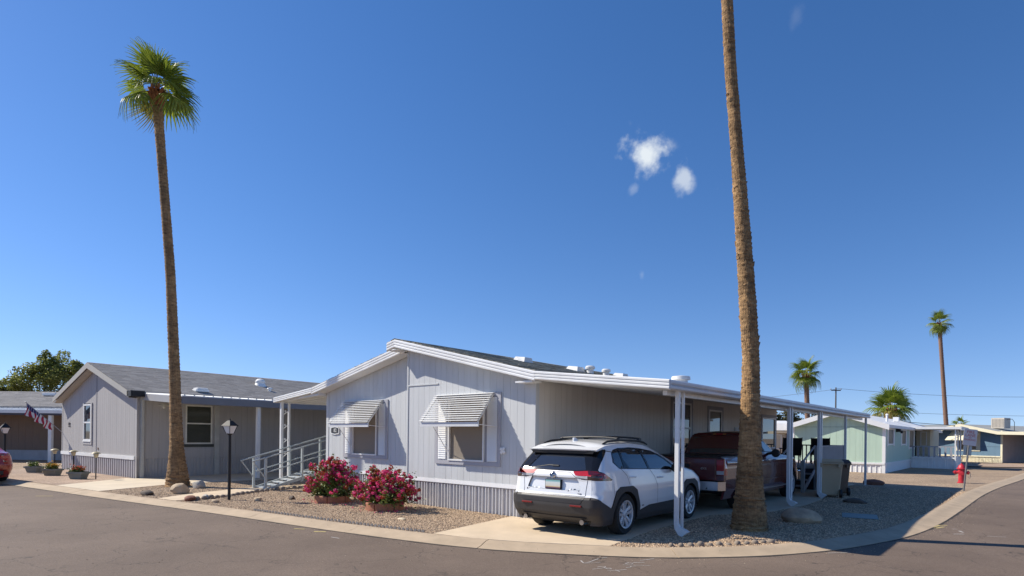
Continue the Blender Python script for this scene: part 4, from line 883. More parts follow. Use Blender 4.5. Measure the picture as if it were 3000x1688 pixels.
regs=[('hole',arch(rw,.405)),('hole',arch(fw_,.405)),('arch_rear',archout(rw)),('arch_front',archout(fw_)),
 ('cladding',[(-.3,.1),(-.3,.695),(.04,.695),(.14,.62),(.56,.44),(.6,.1)]),
 ('cladding',[(1.40,.10),(1.44,.385),(1.80,.455),(3.0,.47),(3.17,.47),(3.17,.10)]),
 ('cladding',[(4.10,.1),(4.14,.44),(4.75,.50),(4.75,.1)]),
 ('tail',[(-.2,1.145),(.14,1.125),(.26,1.085),(.50,.965),(.44,.955),(-.2,.972)]),
 ('glass_q',[(.655,1.262),(.70,1.39),(.78,1.44),(.93,1.462),(.93,1.149),(.77,1.155)]),
 ('glass_r',[(.97,1.470),(1.30,1.475),(1.62,1.462),(1.72,1.36),(1.80,1.113),(1.12,1.141),(.985,1.30)]),
 ('glass_f',[(1.70,1.455),(2.05,1.425),(2.36,1.35),(2.62,1.25),(2.98,1.070),(1.88,1.108),(1.80,1.33)]),
 ('pillar',[(.60,1.25),(.66,1.40),(.76,1.463),(.95,1.492),(1.35,1.500),(1.75,1.478),(2.15,1.432),(2.45,1.345),(2.75,1.22),(3.06,1.06),(3.0,1.052),(.76,1.138)]),
 ('dpillar',[(-.1,1.122),(.16,1.122),(.29,1.25),(.52,1.435),(.54,1.47),(-.1,1.47)])]
us=np.arange(-.02,4.62,.022); vs=np.arange(.22,1.60,.022)
def ins(y,z): return yr(z)-.022<=y<=yf(z)+.022 and z<=ztop(y)+.02
# clamp grid to outline
def mapS(nm,y,z):
    z=min(z,ztop(y)); y=min(max(y,yr(z)),yf(z)); x=SB.x(y,z)
    if nm.startswith('glass'): x-=.010
    if nm.startswith('pillar') or nm=='dpillar': x-=.004
    if nm.startswith('arch') or nm=='cladding': x+=.014
    return (x,y,z)
pan=panels(list(us),list(vs),regs,'side_panel',mapS,ins)
def fin(mb,name,mat,par,sm=35): return weld(mb.build(name,mat,par,smooth=sm),.0008)
body=fin(pan['side_panel'],'body',swhite,SV)
bodyR=None
smap={'arch_rear':('wheel_arch',greypl),'arch_front':('wheel_arch',greypl),'cladding':('sill_cladding',greypl),'tail':('tail_light',redl),'glass_q':('side_window',cglass),'glass_r':('side_window',cglass),'glass_f':('side_window',cglass),'pillar':('window_pillar',glossbl),'dpillar':('roof_pillar',glossbl)}
sideobjs=[]
for k,mb in pan.items():
    if k in smap: o=fin(mb,smap[k][0],smap[k][1],SV); sideobjs.append(o); mirror_x(o,SV,smap[k][0])
# mirrored flank, roof, hood, front: joined into the body skin
bm=bmesh.new(); bm.from_mesh(body.data)
me2=body.data.copy(); me2.transform(Matrix.Scale(-1,4,(1,0,0))); bm.from_mesh(me2)
ys=[.40+.06*k for k in range(70)]; ys=[y for y in ys if y<4.56]
NX=24; prev=None
wind=MB()
for y in ys:
    z=ztop(y); w_=SB.x(y,z); cr=.075 if y<2.2 else .075-.02*min(1,(y-2.2))
    row=[]
    for k in range(NX+1):
        t=-1+2*k/NX; row.append((t*w_,y+(0.10*(1-t*t) if 2.1<y<3.4 else 0)*min(1,(y-2.1)/.5 if y<2.6 else 1),z+cr*(1-abs(t)**2.4)))
    if prev:
        gl=2.30<y<3.36
        tgt=wind if gl else None
        for k in range(NX):
            q=[prev[k],prev[k+1],row[k+1],row[k]]
            if gl and 2<=k<NX-2: wind.add(q,[(0,1,2,3)])
            else: bm.faces.new([bm.verts.new(p) for p in q])
    prev=row
bmesh.ops.remove_doubles(bm,verts=bm.verts,dist=.004); bmesh.ops.recalc_face_normals(bm,faces=bm.faces); bm.to_mesh(body.data); bm.free()
body.data.shade_smooth(); body.data.set_sharp_from_angle(angle=R(38))
fin(wind,'windscreen',cglass,SV)
# rear face
def mapR(nm,x,z):
    zz=min(z,1.50); wlim=SB.x(yr(zz)+.0005,zz); x=max(-wlim,min(wlim,x)); y=yr(zz)-.03*(1-min(1,(x/wlim)**2))
    if nm=='rear_glass': y+=.012
    if nm=='grey_panel': y+=-.004
    if nm=='recess': y+=.03
    return (x,y,z)
regR=[('bumper',[(-1,.2),(1,.2),(1,.70),(.655,.692),(.575,.580),(-.57,.580),(-.62,.60),(-.65,.692),(-1,.70)]),
 ('grey_panel',[(-.65,.692),(.655,.692),(.575,.580),(-.57,.580),(-.62,.60)]),
 ('rear_glass',[(-.60,1.135),(-.585,1.16),(-.43,1.40),(.43,1.40),(.585,1.16),(.60,1.135),(.40,1.118),(-.40,1.118)]),
 ('surround',[(-.9,1.118),(-.62,1.118),(-.40,1.103),(.40,1.103),(.62,1.118),(.9,1.118),(.9,1.6),(-.9,1.6)]),
 ('taill',[(-.9,1.12),(-.66,1.12),(-.36,1.105),(-.44,1.035),(-.9,1.035)]),('taill2',[(.9,1.12),(.66,1.12),(.36,1.105),(.44,1.035),(.9,1.035)]),
 ('lens',[(-.70,1.032),(-.44,1.032),(-.50,.985),(-.70,.985)]),('lens2',[(.66,1.032),(.44,1.032),(.50,.985),(.66,.985)]),
 ('smoke',[(-.9,1.034),(-.43,1.034),(-.52,.975),(-.62,.968),(-.9,.968)]),('smoke2',[(.9,1.034),(.43,1.034),(.52,.975),(.62,.968),(.9,.968)]),
 ('recess',[(-.46,.99),(-.50,.93),(-.55,.80),(-.20,.78),(.20,.78),(.55,.80),(.50,.93),(.46,.99)])]
panR=panels(list(np.arange(-.80,.801,.02)),list(np.arange(.30,1.475,.02)),regR,'tailgate',mapR,lambda x,z:abs(x)<=SB.x(yr(z)+.0005,z)+.03)
rm_={'bumper':('bumper',greypl),'grey_panel':('tailgate_trim',M('lower_trim_grey',(.032,.030,.031),.5,.1)),'rear_glass':('rear_window',cglass),'surround':('rear_window_frame',glossbl),'taill':('tail_light',redl),'taill2':('tail_light',redl),'lens':('lamp_lens',clearl),'lens2':('lamp_lens',clearl),'smoke':('lamp_lens',smokel),'smoke2':('lamp_lens',smokel),'recess':('plate_recess',swhite),'tailgate':('tailgate',swhite)}
tg=None
for k,mb in panR.items(): o=fin(mb,rm_[k][0],rm_[k][1],SV,30)
# tail lamp outer half on the flank: smoked with red blades
for sx in (1,-1):
    for P,mt in (([(.02,1.128),(.15,1.115),(.20,1.075),(.20,.99),(.15,.985),(.13,1.05),(.02,1.06)],redl),([(.20,1.09),(.27,1.07),(.36,1.02),(.33,.995),(.23,1.0),(.22,1.05)],redl)):
        recalc(MB().prism([(sx*(SB.x(y,z)+.003),y,z) for y,z in P],(sx*.004,0,0)).build('lamp_blade',mt,SV))
for o in [q for q in SV.children if q.name.startswith('tail_light')]:
    if len(o.data.vertices) and max(v.co.y for v in o.data.vertices)>.3: o.data.materials[0]=smokel
# bumper lower face, diffuser, reflectors, exhausts
recalc(MB().prism([(-.66,.03,.345),(.66,.03,.345),(.58,.20,.25),(-.58,.20,.25)],(0,.05,-.02)).build('bumper_skirt',greypl,SV))
for sx in (-1,1):
    MB().box(sx*.50-.11,sx*.50+.11,-.038,.0,.528,.556).build('reflector',M('reflector_red',(.20,.015,.012),.25),SV,bevel=.006)
    MB().lathe([(.030,-.06),(.042,-.06),(.045,.10),(.03,.10)],16,(sx*.58,.10,.275),'Y').build('exhaust_tip',chrome,SV,smooth=40)
    MB().lathe([(.001,-.055),(.030,-.055)],12,(sx*.58,.10,.275),'Y').build('exhaust_bore',dark,SV)
MB().box(-.80,.80,.30,4.3,.20,.42).build('underbody',dark,SV); MB().box(-.66,.66,.5,2.9,.42,1.0).build('cabin_floor',dark,SV)
MB().hexa([(-.70,.32,1.02),(.70,.32,1.02),(.70,2.7,1.02),(-.70,2.7,1.02),(-.50,.75,1.35),(.50,.75,1.35),(.50,1.9,1.38),(-.50,1.9,1.38)]).build('cabin_interior',dark,SV)
# spoiler, wiper, badge, plate, lettering
sp0=MB(); sp0.sweep([[(x,y_,z_) for y_,z_ in ((.24+.05*(x/.68)**2,1.468-.012*(x/.68)**2),(.54,1.575-.055*(x/.68)**2),(.54,1.50-.02*(x/.68)**2),(.26+.05*(x/.68)**2,1.446-.012*(x/.68)**2))] for x in np.linspace(-.69,.69,15)]); recalc(sp0.build('spoiler',swhite,SV,smooth=40)); MB().hexa([(-.62,.29,1.392),(.62,.29,1.392),(.62,.46,1.40),(-.62,.46,1.40),(-.66,.285,1.444),(.66,.285,1.444),(.64,.48,1.475),(-.64,.48,1.475)]).build('spoiler_lip',blackpl,SV)
MB().tube([(.05,.165,1.175),(-.15,.16,1.188),(-.42,.14,1.150)],[.022,.014,.008],8).build('wiper',blackpl,SV); MB().box(-.08,.06,.13,.20,1.16,1.195).build('wiper_motor',blackpl,SV,bevel=.01)
bd=MB().lathe([(.001,-.012),(.052,-.012),(.058,-.006),(.058,.012)],24,(-.01,.046,1.032),'Y'); o=bd.build('emblem',chrome,SV,smooth=30)
MB().lathe([(.001,-.016),(.042,-.015),(.044,-.010)],24,(-.01,.046,1.032),'Y').build('emblem_ring',blackpl,SV)
for rx,rz,cz in ((.042,.018,.012),(.016,.034,0),(.047,.034,0)): MB().tube([(-.01+rx*math.cos(a),.028,1.032+cz+rz*math.sin(a)) for a in [2*math.pi*k/20 for k in range(21)]],.0045,5).build('emblem_ring',chrome,SV)
pw=MB().box(-.165,.165,.040,.085,.785,.955).build('licence_plate',blackpl,SV,bevel=.006)
pm_=bpy.data.materials.new('plate_print'); pm_.use_nodes=True; t=pm_.node_tree; p_=t.nodes['Principled BSDF']; tcn=t.nodes.new('ShaderNodeTexCoord'); sx_=t.nodes.new('ShaderNodeSeparateXYZ'); t.links.new(tcn.outputs['Generated'],sx_.inputs[0])
rp_=t.nodes.new('ShaderNodeValToRGB'); t.links.new(sx_.outputs['Z'],rp_.inputs['Fac']); e=rp_.color_ramp.elements; e[0].position=0; e[0].color=(.10,.05,.10,1); e[1].position=1; e[1].color=(.16,.36,.38,1)
for ps,c in ((.14,(.10,.05,.10)),(.18,(.55,.36,.14)),(.30,(.62,.60,.52)),(.72,(.60,.66,.66)),(.86,(.22,.45,.46))): q=e.new(ps); q.color=(*c,1)
t.links.new(rp_.outputs[0],p_.inputs['Base Color'])
MB().box(-.150,.150,.034,.039,.80,.942).build('plate_face',pm_,pw)
def rearM(x,z,y): return Matrix(((1,0,0,x),(0,0,-1,y),(0,1,0,z),(0,0,0,1)))
badge=M('dark_chrome_badge',(.06,.06,.065),.25,.05,metal=.7)
text('badge_lettering','RAV4',.055,badge,SV,rearM(-.50,.765,.052),.003); text('badge_lettering','LE',.052,badge,SV,rearM(.50,.775,.052),.003); text('badge_lettering','HYBRID',.034,badge,SV,rearM(.51,.735,.048),.003)
MB().box(1.0,1.0,0,0,0,0) if 0 else None
def rline(pts,w_=.008,mat=None):
    P=[]
    for a,b in zip(pts,pts[1:]):
        for k in range(8): P.append((a[0]+(b[0]-a[0])*k/8,a[1]+(b[1]-a[1])*k/8))
    P.append(pts[-1]); ribbon(SV,'tailgate_line',[(mapR('x',x,z),(0,-1,.1)) for x,z in P],w_,mat or dark)
gs=M('shade_groove',(.10,.10,.105),.5)  # crease shade of the raised tailgate band, put on as grey ribbons
rline([(-.645,.965),(-.62,.80),(-.625,.70)],.007); rline([(.665,.965),(.645,.80),(.64,.70)],.007)
rline([(-.62,.985),(-.47,1.0),(-.36,1.085),(.33,1.085),(.46,1.0),(.62,.985)],.009,gs); rline([(-.45,.995),(-.30,.99),(.30,.99),(.45,.995)],.008,gs)
rline([(-.64,.70),(.64,.70)],.012)
# roof rails, cross bars, antenna fin
for sx in (-1,1):
    MB().tube([(sx*.615,.62,1.555),(sx*.60,.80,1.60),(sx*.595,1.2,1.622),(sx*.595,1.9,1.612),(sx*.60,2.15,1.585),(sx*.61,2.28,1.545)],[.016,.020,.02,.02,.02,.014],8).build('roof_rail',blackpl,SV)
    for y in (1.17,2.0): MB().box(sx*.585-.03,sx*.585+.03,y-.05,y+.05,1.60,1.665).build('rack_foot',blackpl,SV,bevel=.01)
for y in (1.17,2.0): MB().tube([(-.60,y,1.655),(-.3,y,1.675),(0,y,1.68),(.3,y,1.675),(.60,y,1.655)],.018,8).build('rack_bar',blackpl,SV)
recalc(MB().prism([(0,.62,1.58),(.0,.80,1.595),(0,.68,1.665),(0,.62,1.66)],(.035,0,0)).build('antenna_fin',swhite,SV,bevel=.01))
# door lines, handles, fuel flap, hybrid mark, mirrors
def line(pts,nm='door_seam',w_=.007):
    P=[]
    for a,b in zip(pts,pts[1:]):
        for k in range(8): P.append((a[0]+(b[0]-a[0])*k/8,a[1]+(b[1]-a[1])*k/8))
    P.append(pts[-1]); Q=[((SB.x(y,z),y,z),(1,0,.1)) for y,z in P]; ribbon(SV,nm,Q,w_,dark); ribbon(SV,nm,[((-x,y,z),(-1,0,.1)) for (x,y,z),_ in Q],w_,dark)
line([(.80,1.14),(.98,1.01),(1.05,.86)]); line([(1.83,1.105),(2.02,.95),(2.12,.80),(2.13,.45)]); line([(3.04,1.05),(3.17,.92),(3.20,.80)]); line([(1.40,.39),(1.44,.46)])
line([(.34,1.455),(.56,1.44),(.80,1.41)],w_=.012); line([(.52,.90),(.53,.70)],w_=.005)
for y in (1.16,2.24):
    z=.985 if y<2 else .935
    for sx in(1,-1): MB().tube([(sx*(SB.x(y,z)+.0),y-.11,z),(sx*(SB.x(y,z)+.03),y-.07,z+.004),(sx*(SB.x(y,z)+.03),y+.07,z+.004),(sx*(SB.x(y,z)+.0),y+.11,z)],.014,8).build('door_handle',swhite,SV)
MB().box(.925,.932,1.50,1.56,.46,.475).build('side_badge',badge,SV)
for sx in(1,-1):
    MB().lathe([(.001,-.11),(.07,-.10),(.10,-.02),(.095,.06),(.05,.11),(.001,.115)],16,(sx*1.0,2.78,1.10),'Y').build('wing_mirror',blackpl,SV,smooth=40); MB().tube([(sx*.88,2.80,1.06),(sx*.97,2.80,1.09)],.025,8).build('mirror_stalk',blackpl,SV)
MB().hexa([(-.75,4.42,.5),(.75,4.42,.5),(.70,4.52,.5),(-.70,4.52,.5),(-.75,4.36,.85),(.75,4.36,.85),(.70,4.46,.8),(-.70,4.46,.8)]).build('grille',blackpl,SV)
for sx in(1,-1):
    for y in (rw[0],fw_[0]): wheel(SV,(sx*.805,y,.357),sx,.357,.225,.238,5,tyre,alloy,dark)
    for c in (rw,fw_):    # wheel-house liner
        P=arcpts(c[0],c[1],.41,-10,190,16); mb=MB(); mb.sweep([[(sx*.93 if 0 else sx*.915,y,z),(sx*.60,y,z)] for y,z in P],closed=False); mb.build('wheel_liner',dark,SV)
# ------------------------------------------------------------------ maroon pickup
TK=thing('pickup_truck','dark maroon four-wheel-drive pickup parked nose-in ahead of the white suv','truck',(1.40,3.72,0),R(.6))
mar=M('maroon_car_paint',(.105,.012,.013),.22,.1,1,coat=1,spec=.7)
tw=interp([(.3,.93),(.5,.985),(.75,1.0),(1.0,.995),(1.16,.975),(1.23,.95),(1.35,.90),(1.6,.82),(1.80,.74),(1.9,.70)])
tyr=interp([(.3,.05),(.55,.05),(1.22,.03),(2,.03)]); tyf=interp([(.3,6.15),(.6,6.25),(.95,6.20),(1.1,6.0),(1.2,5.6),(1.3,4.3),(2,3.0)])
tzt=interp([(0,1.235),(2.22,1.235),(2.24,1.36),(2.30,1.70),(2.42,1.79),(2.9,1.825),(3.3,1.80),(3.5,1.745),(4.15,1.33),(4.3,1.245),(5.3,1.20),(5.9,1.13),(6.3,.95)])
TBd=Body(lambda y,z:tw(z)-.02*max(0,y-5)**2,tyr,tyf,tzt,.06,.5,.05)
trw,tfw=(1.18,.39),(5.24,.39)
tregs=[('hole',arch(trw,.47)),('hole',arch(tfw,.47)),
 ('tlamp',[(-.1,1.19),(.20,1.19),(.20,.84),(-.1,.84)]),
 ('glass1',[(2.42,1.36),(2.46,1.66),(2.55,1.72),(2.95,1.735),(2.95,1.345)]),('glass2',[(3.02,1.345),(3.02,1.735),(3.25,1.72),(3.48,1.66),(3.95,1.37),(3.95,1.335)]),
 ('pillar',[(2.36,1.33),(2.40,1.68),(2.52,1.765),(3.28,1.765),(3.55,1.70),(4.10,1.335),(4.05,1.32)]),
 ('lower',[(1.6,.2),(1.66,.50),(4.75,.50),(4.80,.2)])]
def mapT(nm,y,z):
    z=min(z,tzt(y)); y=min(max(y,tyr(z)),tyf(z)); x=TBd.x(y,z)
    if nm.startswith('glass'): x-=.012
    if nm=='pillar': x-=.004
    x+=.02*math.exp(-((z-1.12)/.05)**2) if nm=='side' else 0
    return (x,y,z)
tp=panels(list(np.arange(0,6.3,.028)),list(np.arange(.30,1.86,.028)),tregs,'side',mapT,lambda y,z:tyr(z)-.001<=y<=tyf(z)+.001 and z<=tzt(y)+.004)
tb=fin(tp['side'],'body',mar,TK)
for k,(n_,mt) in {'tlamp':('tail_light',redl),'glass1':('side_window',cglass),'glass2':('side_window',cglass),'pillar':('window_pillar',blackpl),'lower':('rocker_panel',mar)}.items():
    if k in tp: o=fin(tp[k],n_,mt,TK); mirror_x(o,TK,n_)
bm=bmesh.new(); bm.from_mesh(tb.data); me2=tb.data.copy(); me2.transform(Matrix.Scale(-1,4,(1,0,0))); bm.from_mesh(me2)
prev=None; wind=MB()
for y in [2.24+.06*k for k in range(68)]:
    if y>6.2: break
    z=tzt(y); w_=TBd.x(min(y,tyf(z)-.001),z); row=[(-w_+2*w_*k/20,y+(.12*(1-(2*k/20-1)**2) if 3.4<y<4.4 else 0),z+.05*(1-abs(2*k/20-1)**2.4)) for k in range(21)]
    if prev:
        for k in range(20):
            q=[prev[k],prev[k+1],row[k+1],row[k]]
            if 3.5<y<4.3 and 1<=k<19: wind.add(q,[(0,1,2,3)])
            else: bm.faces.new([bm.verts.new(p) for p in q])
    prev=row
bmesh.ops.remove_doubles(bm,verts=bm.verts,dist=.004); bmesh.ops.recalc_face_normals(bm,faces=bm.faces); bm.to_mesh(tb.data); bm.free(); tb.data.shade_smooth(); tb.data.set_sharp_from_angle(angle=R(38))
fin(wind,'windscreen',cglass,TK)
# cab back with dark rear window and high brake lamp, black bed cover, tailgate, chrome bumper
MB().prism([(-.93,2.26,1.235),(.93,2.26,1.235),(.90,2.27,1.40),(.76,2.32,1.74),(.60,2.36,1.815),(-.60,2.36,1.815),(-.76,2.32,1.74),(-.90,2.27,1.40)],(0,.05,0)).build('cab_back',mar,TK)
MB().prism([(-.80,2.253,1.29),(.80,2.253,1.29),(.68,2.30,1.70),(.55,2.315,1.735),(-.55,2.315,1.735),(-.68,2.30,1.70)],(0,-.006,0)).build('rear_window',cglass,TK)
bl=MB().box(-.16,.16,2.30,2.345,1.765,1.80).build('brake_light',redl,TK,bevel=.008)
for sx in(-1,1): MB().box(sx*.13-.04,sx*.13+.04,2.292,2.30,1.768,1.796).build('cargo_lamp',M('amber_lamp',(.45,.20,.04),.2,coat=.8),TK)
MB().box(-.90,.90,.08,2.25,1.215,1.262).build('bed_cover',blackpl,TK,bevel=.01); MB().box(-.9,.9,.1,5.9,.42,1.19).build('chassis',dark,TK)
tgm=MB().box(-.80,.80,.012,.07,.72,1.225).build('tailgate',mar,TK,bevel=.015)
MB().box(-.18,.18,.004,.012,.98,1.08).build('tailgate_handle',blackpl,TK)
MB().box(-.99,-.80,.03,.09,.72,1.22).box(.80,.985,.03,.09,.72,1.22).build('bed_corner',mar,TK)
for sx in(-1,1): MB().box(sx*.905-.085,sx*.905+.085,.016,.03,.845,1.185).build('tail_light',redl,TK,bevel=.01); MB().box(sx*.905-.08,sx*.905+.08,.010,.016,.86,.94).build('reverse_light',clearl,TK)
bp_=MB(); bp_.sweep([[(-1.0,.10,z0),(-.90,-.10,z0),(-.3,-.16,z0),(.3,-.16,z0),(.90,-.10,z0),(1.0,.10,z0)] for z0 in (.50,.53,.66,.70)],closed=False); bp_.add([(-1.0,.10,.70),(-.90,-.10,.70),(-.3,-.16,.70),(.3,-.16,.70),(.90,-.10,.70),(1.0,.10,.70)],[(0,1,2,3,4,5)]).build('bumper',chrome,TK,smooth=40)
text('badge_lettering','4X4',.085,chrome,TK,rearM(.52,.98,.010),.004)
for sx in (1,-1):
    MB().box(sx*1.0-.05 if sx>0 else -1.06,sx*1.0+.06 if sx>0 else -.95,1.72,4.62,.40,.43).build('running_board',M('running_board_metal',(.30,.28,.27),.3,metal=.6),TK); MB().box(min(sx*1.0,sx*1.012),max(sx*1.0,sx*1.012),1.7,4.7,.62,.655).build('side_moulding',mar,TK)
    MB().lathe([(.001,-.06),(.08,-.055),(.11,-.01),(.10,.04),(.05,.07),(.001,.075)],16,(sx*1.13,3.25,1.30),'Y').build('wing_mirror',blackpl,TK,smooth=40); MB().tube([(sx*.92,3.28,1.28),(sx*1.1,3.26,1.31)],.035,8).build('mirror_stalk',blackpl,TK)
    for y in (2.30,3.02): MB().tube([(sx*1.0,y+.52,1.12),(sx*1.03,y+.54,1.125),(sx*1.03,y+.66,1.125),(sx*1.0,y+.68,1.12)],.016,8).build('door_handle',chrome,TK)
    for y in (2.30,2.99,4.25): ribbon(TK,'door_seam',[((sx*(tw(z)+.004),y,z),(sx,0,0)) for z in np.linspace(.52,1.33,10)],.008,dark)
    MB().lathe([(.001,0),(.07,.002),(.072,.010)],18,(sx*.992,1.75,1.02),'X').build('fuel_flap',mar,TK)
    for y in (trw[0],tfw[0]): wheel(TK,(sx*.87,y,.39),sx,.39,.26,.262,5,tyre,alloy,dark)
    for c in (trw,tfw): MB().sweep([[(sx*.985,y,z),(sx*.6,y,z)] for y,z in arcpts(c[0],c[1],.475,-10,190,16)],closed=False).build('wheel_liner',dark,TK)
MB().box(-.95,.95,6.05,6.32,.45,.75).build('front_bumper',chrome,TK,bevel=.03); MB().box(-.6,.6,6.1,6.25,.78,1.1).build('grille',blackpl,TK)
# ------------------------------------------------------------------ red car at the left edge (only its tail is in view)
RC=thing('sedan','red saloon car cut off by the left edge, parked at the kerb','car',(-17.28,-6.15,RZ),R(98))
rpaint=M('red_car_paint',(.34,.020,.008),.22,.08,1,coat=1)
ryr=interp([(.2,.18),(.45,.02),(.6,.0),(.8,.06),(.97,.10),(1.5,1.6)]); ryf=interp([(.2,4.5),(.6,4.65),(.9,4.3),(1.4,2.5)])
rzt=interp([(0,.95),(.15,.985),(.75,1.02),(1.4,1.34),(2.0,1.42),(2.6,1.40),(3.3,1.02),(4.2,.86),(4.6,.70)])
rwz=interp([(.2,.82),(.35,.87),(.7,.88),(.9,.85),(1.02,.80),(1.42,.60)])
RBd=Body(lambda y,z:rwz(z),ryr,ryf,rzt,.35,.45,.05)
r1,r2=(.98,.32),(3.66,.32)
rregs=[('hole',arch(r1,.36)),('hole',arch(r2,.36)),('glass',[(.95,1.045),(1.45,1.30),(2.0,1.37),(2.55,1.34),(3.1,1.03)]),('lamp',[(-.1,.92),(.15,.92),(.42,.84),(.36,.74),(-.1,.76)])]
def mapRC(nm,y,z):
    z=min(z,rzt(y)); y=min(max(y,ryr(z)),ryf(z)); return (RBd.x(y,z)-(.01 if nm=='glass' else 0),y,z)
rpn=panels(list(np.arange(0,4.66,.05)),list(np.arange(.2,1.44,.05)),rregs,'side',mapRC,lambda y,z:ryr(z)-.001<=y<=ryf(z)+.001 and z<=rzt(y)+.01)
rb=fin(rpn['side'],'body',rpaint,RC)
for k,(n_,mt) in {'glass':('side_window',cglass),'lamp':('tail_light',redl)}.items(): o=fin(rpn[k],n_,mt,RC); mirror_x(o,RC,n_)
bm=bmesh.new(); bm.from_mesh(rb.data); me2=rb.data.copy(); me2.transform(Matrix.Scale(-1,4,(1,0,0))); bm.from_mesh(me2)
prev=None; gl_=MB()
for y in [.10+.1*k for k in range(45)]:
    z=rzt(y); w_=RBd.x(max(y,ryr(z)),z); row=[(-w_+2*w_*k/14,y,z+.05*(1-abs(2*k/14-1)**2.2)) for k in range(15)]
    if prev:
        for k in range(14):
            q=[prev[k],prev[k+1],row[k+1],row[k]]
            if (.8<y<1.45 or 2.65<y<3.3) and 1<=k<13: gl_.add(q,[(0,1,2,3)])
            else: bm.faces.new([bm.verts.new(p) for p in q])
    prev=row
for z0,z1 in zip(np.arange(.2,.98,.06),np.arange(.26,1.04,.06)):
    for k in range(14):
        P=[]
        for zz,kk in ((z0,k),(z0,k+1),(z1,k+1),(z1,k)):
            zz=min(zz,.97); w_=RBd.x(ryr(zz)+.001,zz); P.append((-w_+2*w_*kk/14,ryr(zz),zz))
        bm.faces.new([bm.verts.new(p) for p in P])
bmesh.ops.remove_doubles(bm,verts=bm.verts,dist=.006); bmesh.ops.recalc_face_normals(bm,faces=bm.faces); bm.to_mesh(rb.data); bm.free(); rb.data.shade_smooth(); rb.data.set_sharp_from_angle(angle=R(38))
fin(gl_,'rear_window',cglass,RC); MB().box(-.8,.8,.4,4.2,.16,.4).build('underbody',dark,RC); MB().box(-.55,.55,.01,.05,.30,.42).build('bumper_insert',blackpl,RC)
for sx in(-1,1):
    MB().box(sx*.55-.17,sx*.55+.17,.055,.085,.80,.90).build('tail_light',redl,RC,bevel=.01)
    for y in (r1[0],r2[0]): wheel(RC,(sx*.77,y,.32),sx,.32,.21,.21,5,tyre,alloy,dark)
# ================================================================== palms
bark=bpy.data.materials.new('palm_bark'); bark.use_nodes=True; t=bark.node_tree; p=t.nodes['Principled BSDF']; p.inputs['Roughness'].default_value=.92; L=t.links.new
co=t.nodes.new('ShaderNodeTexCoord'); mp=t.nodes.new('ShaderNodeMapping'); mp.inputs['Scale'].default_value=(3,3,9); L(co.outputs['Object'],mp.inputs['Vector'])
na=t.nodes.new('ShaderNodeTexNoise'); na.inputs['Scale'].default_value=2.2; na.inputs['Detail'].default_value=8; na.inputs['Roughness'].default_value=.7; L(mp.outputs[0],na.inputs['Vector'])
mp2=t.nodes.new('ShaderNodeMapping'); mp2.inputs['Scale'].default_value=(22,22,3); L(co.outputs['Object'],mp2.inputs['Vector']); nb=t.nodes.new('ShaderNodeTexNoise'); nb.inputs['Scale'].default_value=2; nb.inputs['Detail'].default_value=6; L(mp2.outputs[0],nb.inputs['Vector'])
ra=t.nodes.new('ShaderNodeValToRGB'); L(na.outputs['Fac'],ra.inputs['Fac']); e=ra.color_ramp.elements; e[0].position=.30; e[0].color=(.135,.076,.037,1); e[1].position=.75; e[1].color=(.66,.42,.20,1); q=e.new(.52); q.color=(.42,.25,.112,1)
mx=t.nodes.new('ShaderNodeMix'); mx.data_type='RGBA'; mx.blend_type='MULTIPLY'; mx.inputs['Factor'].default_value=.5; mr=t.nodes.new('ShaderNodeMapRange'); mr.inputs['From Min'].default_value=.3; mr.inputs['From Max'].default_value=.65; mr.inputs['To Min'].default_value=.35; mr.inputs['To Max'].default_value=1.25; L(nb.outputs['Fac'],mr.inputs['Value']); L(ra.outputs[0],mx.inputs['A']); L(mr.outputs[0],mx.inputs['B']); L(mx.outputs['Result'],p.inputs['Base Color'])
mp3=t.nodes.new('ShaderNodeMapping'); mp3.inputs['Scale'].default_value=(.5,.5,1.1); L(co.outputs['Object'],mp3.inputs['Vector']); nc=t.nodes.new('ShaderNodeTexNoise'); nc.inputs['Scale'].default_value=1.3; nc.inputs['Detail'].default_value=5; nc.inputs['Roughness'].default_value=.7; L(mp3.outputs[0],nc.inputs['Vector'])
mr3=t.nodes.new('ShaderNodeMapRange'); mr3.inputs['From Min'].default_value=.35; mr3.inputs['From Max'].default_value=.65; mr3.inputs['To Min'].default_value=.48; mr3.inputs['To Max'].default_value=1.2; L(nc.outputs['Fac'],mr3.inputs['Value']); mx3=t.nodes.new('ShaderNodeMix'); mx3.data_type='RGBA'; mx3.blend_type='MULTIPLY'; mx3.inputs['Factor'].default_value=1; L(mx.outputs['Result'],mx3.inputs['A']); L(mr3.outputs[0],mx3.inputs['B']); L(mx3.outputs['Result'],p.inputs['Base Color'])
ad=t.nodes.new('ShaderNodeMath'); ad.operation='ADD'; L(na.outputs['Fac'],ad.inputs[0]); L(nb.outputs['Fac'],ad.inputs[1]); bp=t.nodes.new('ShaderNodeBump'); bp.inputs['Strength'].default_value=1; bp.inputs['Distance'].default_value=.035; L(ad.outputs[0],bp.inputs['Height']); L(bp.outputs[0],p.inputs['Normal'])
redbark=M('reddish_palm_bark',(.21,.125,.085),.9,.35,5,6,stretch=(1,1,4),bump=.6,bscale=12)
boot=M('palm_boots',(.28,.11,.045),.85,.4,8,6,bump=.6,bscale=20)
leafm=M('palm_frond',(.085,.14,.016),.45,.3,4,3,c2=(.29,.345,.04),island=.5,sub=.42,spec=.6)
leafy=M('palm_frond_yellowing',(.15,.16,.03),.5,.3,4,3,c2=(.34,.27,.05),island=.5,sub=.3)
petm=M('palm_petiole',(.22,.17,.06),.6,.2)
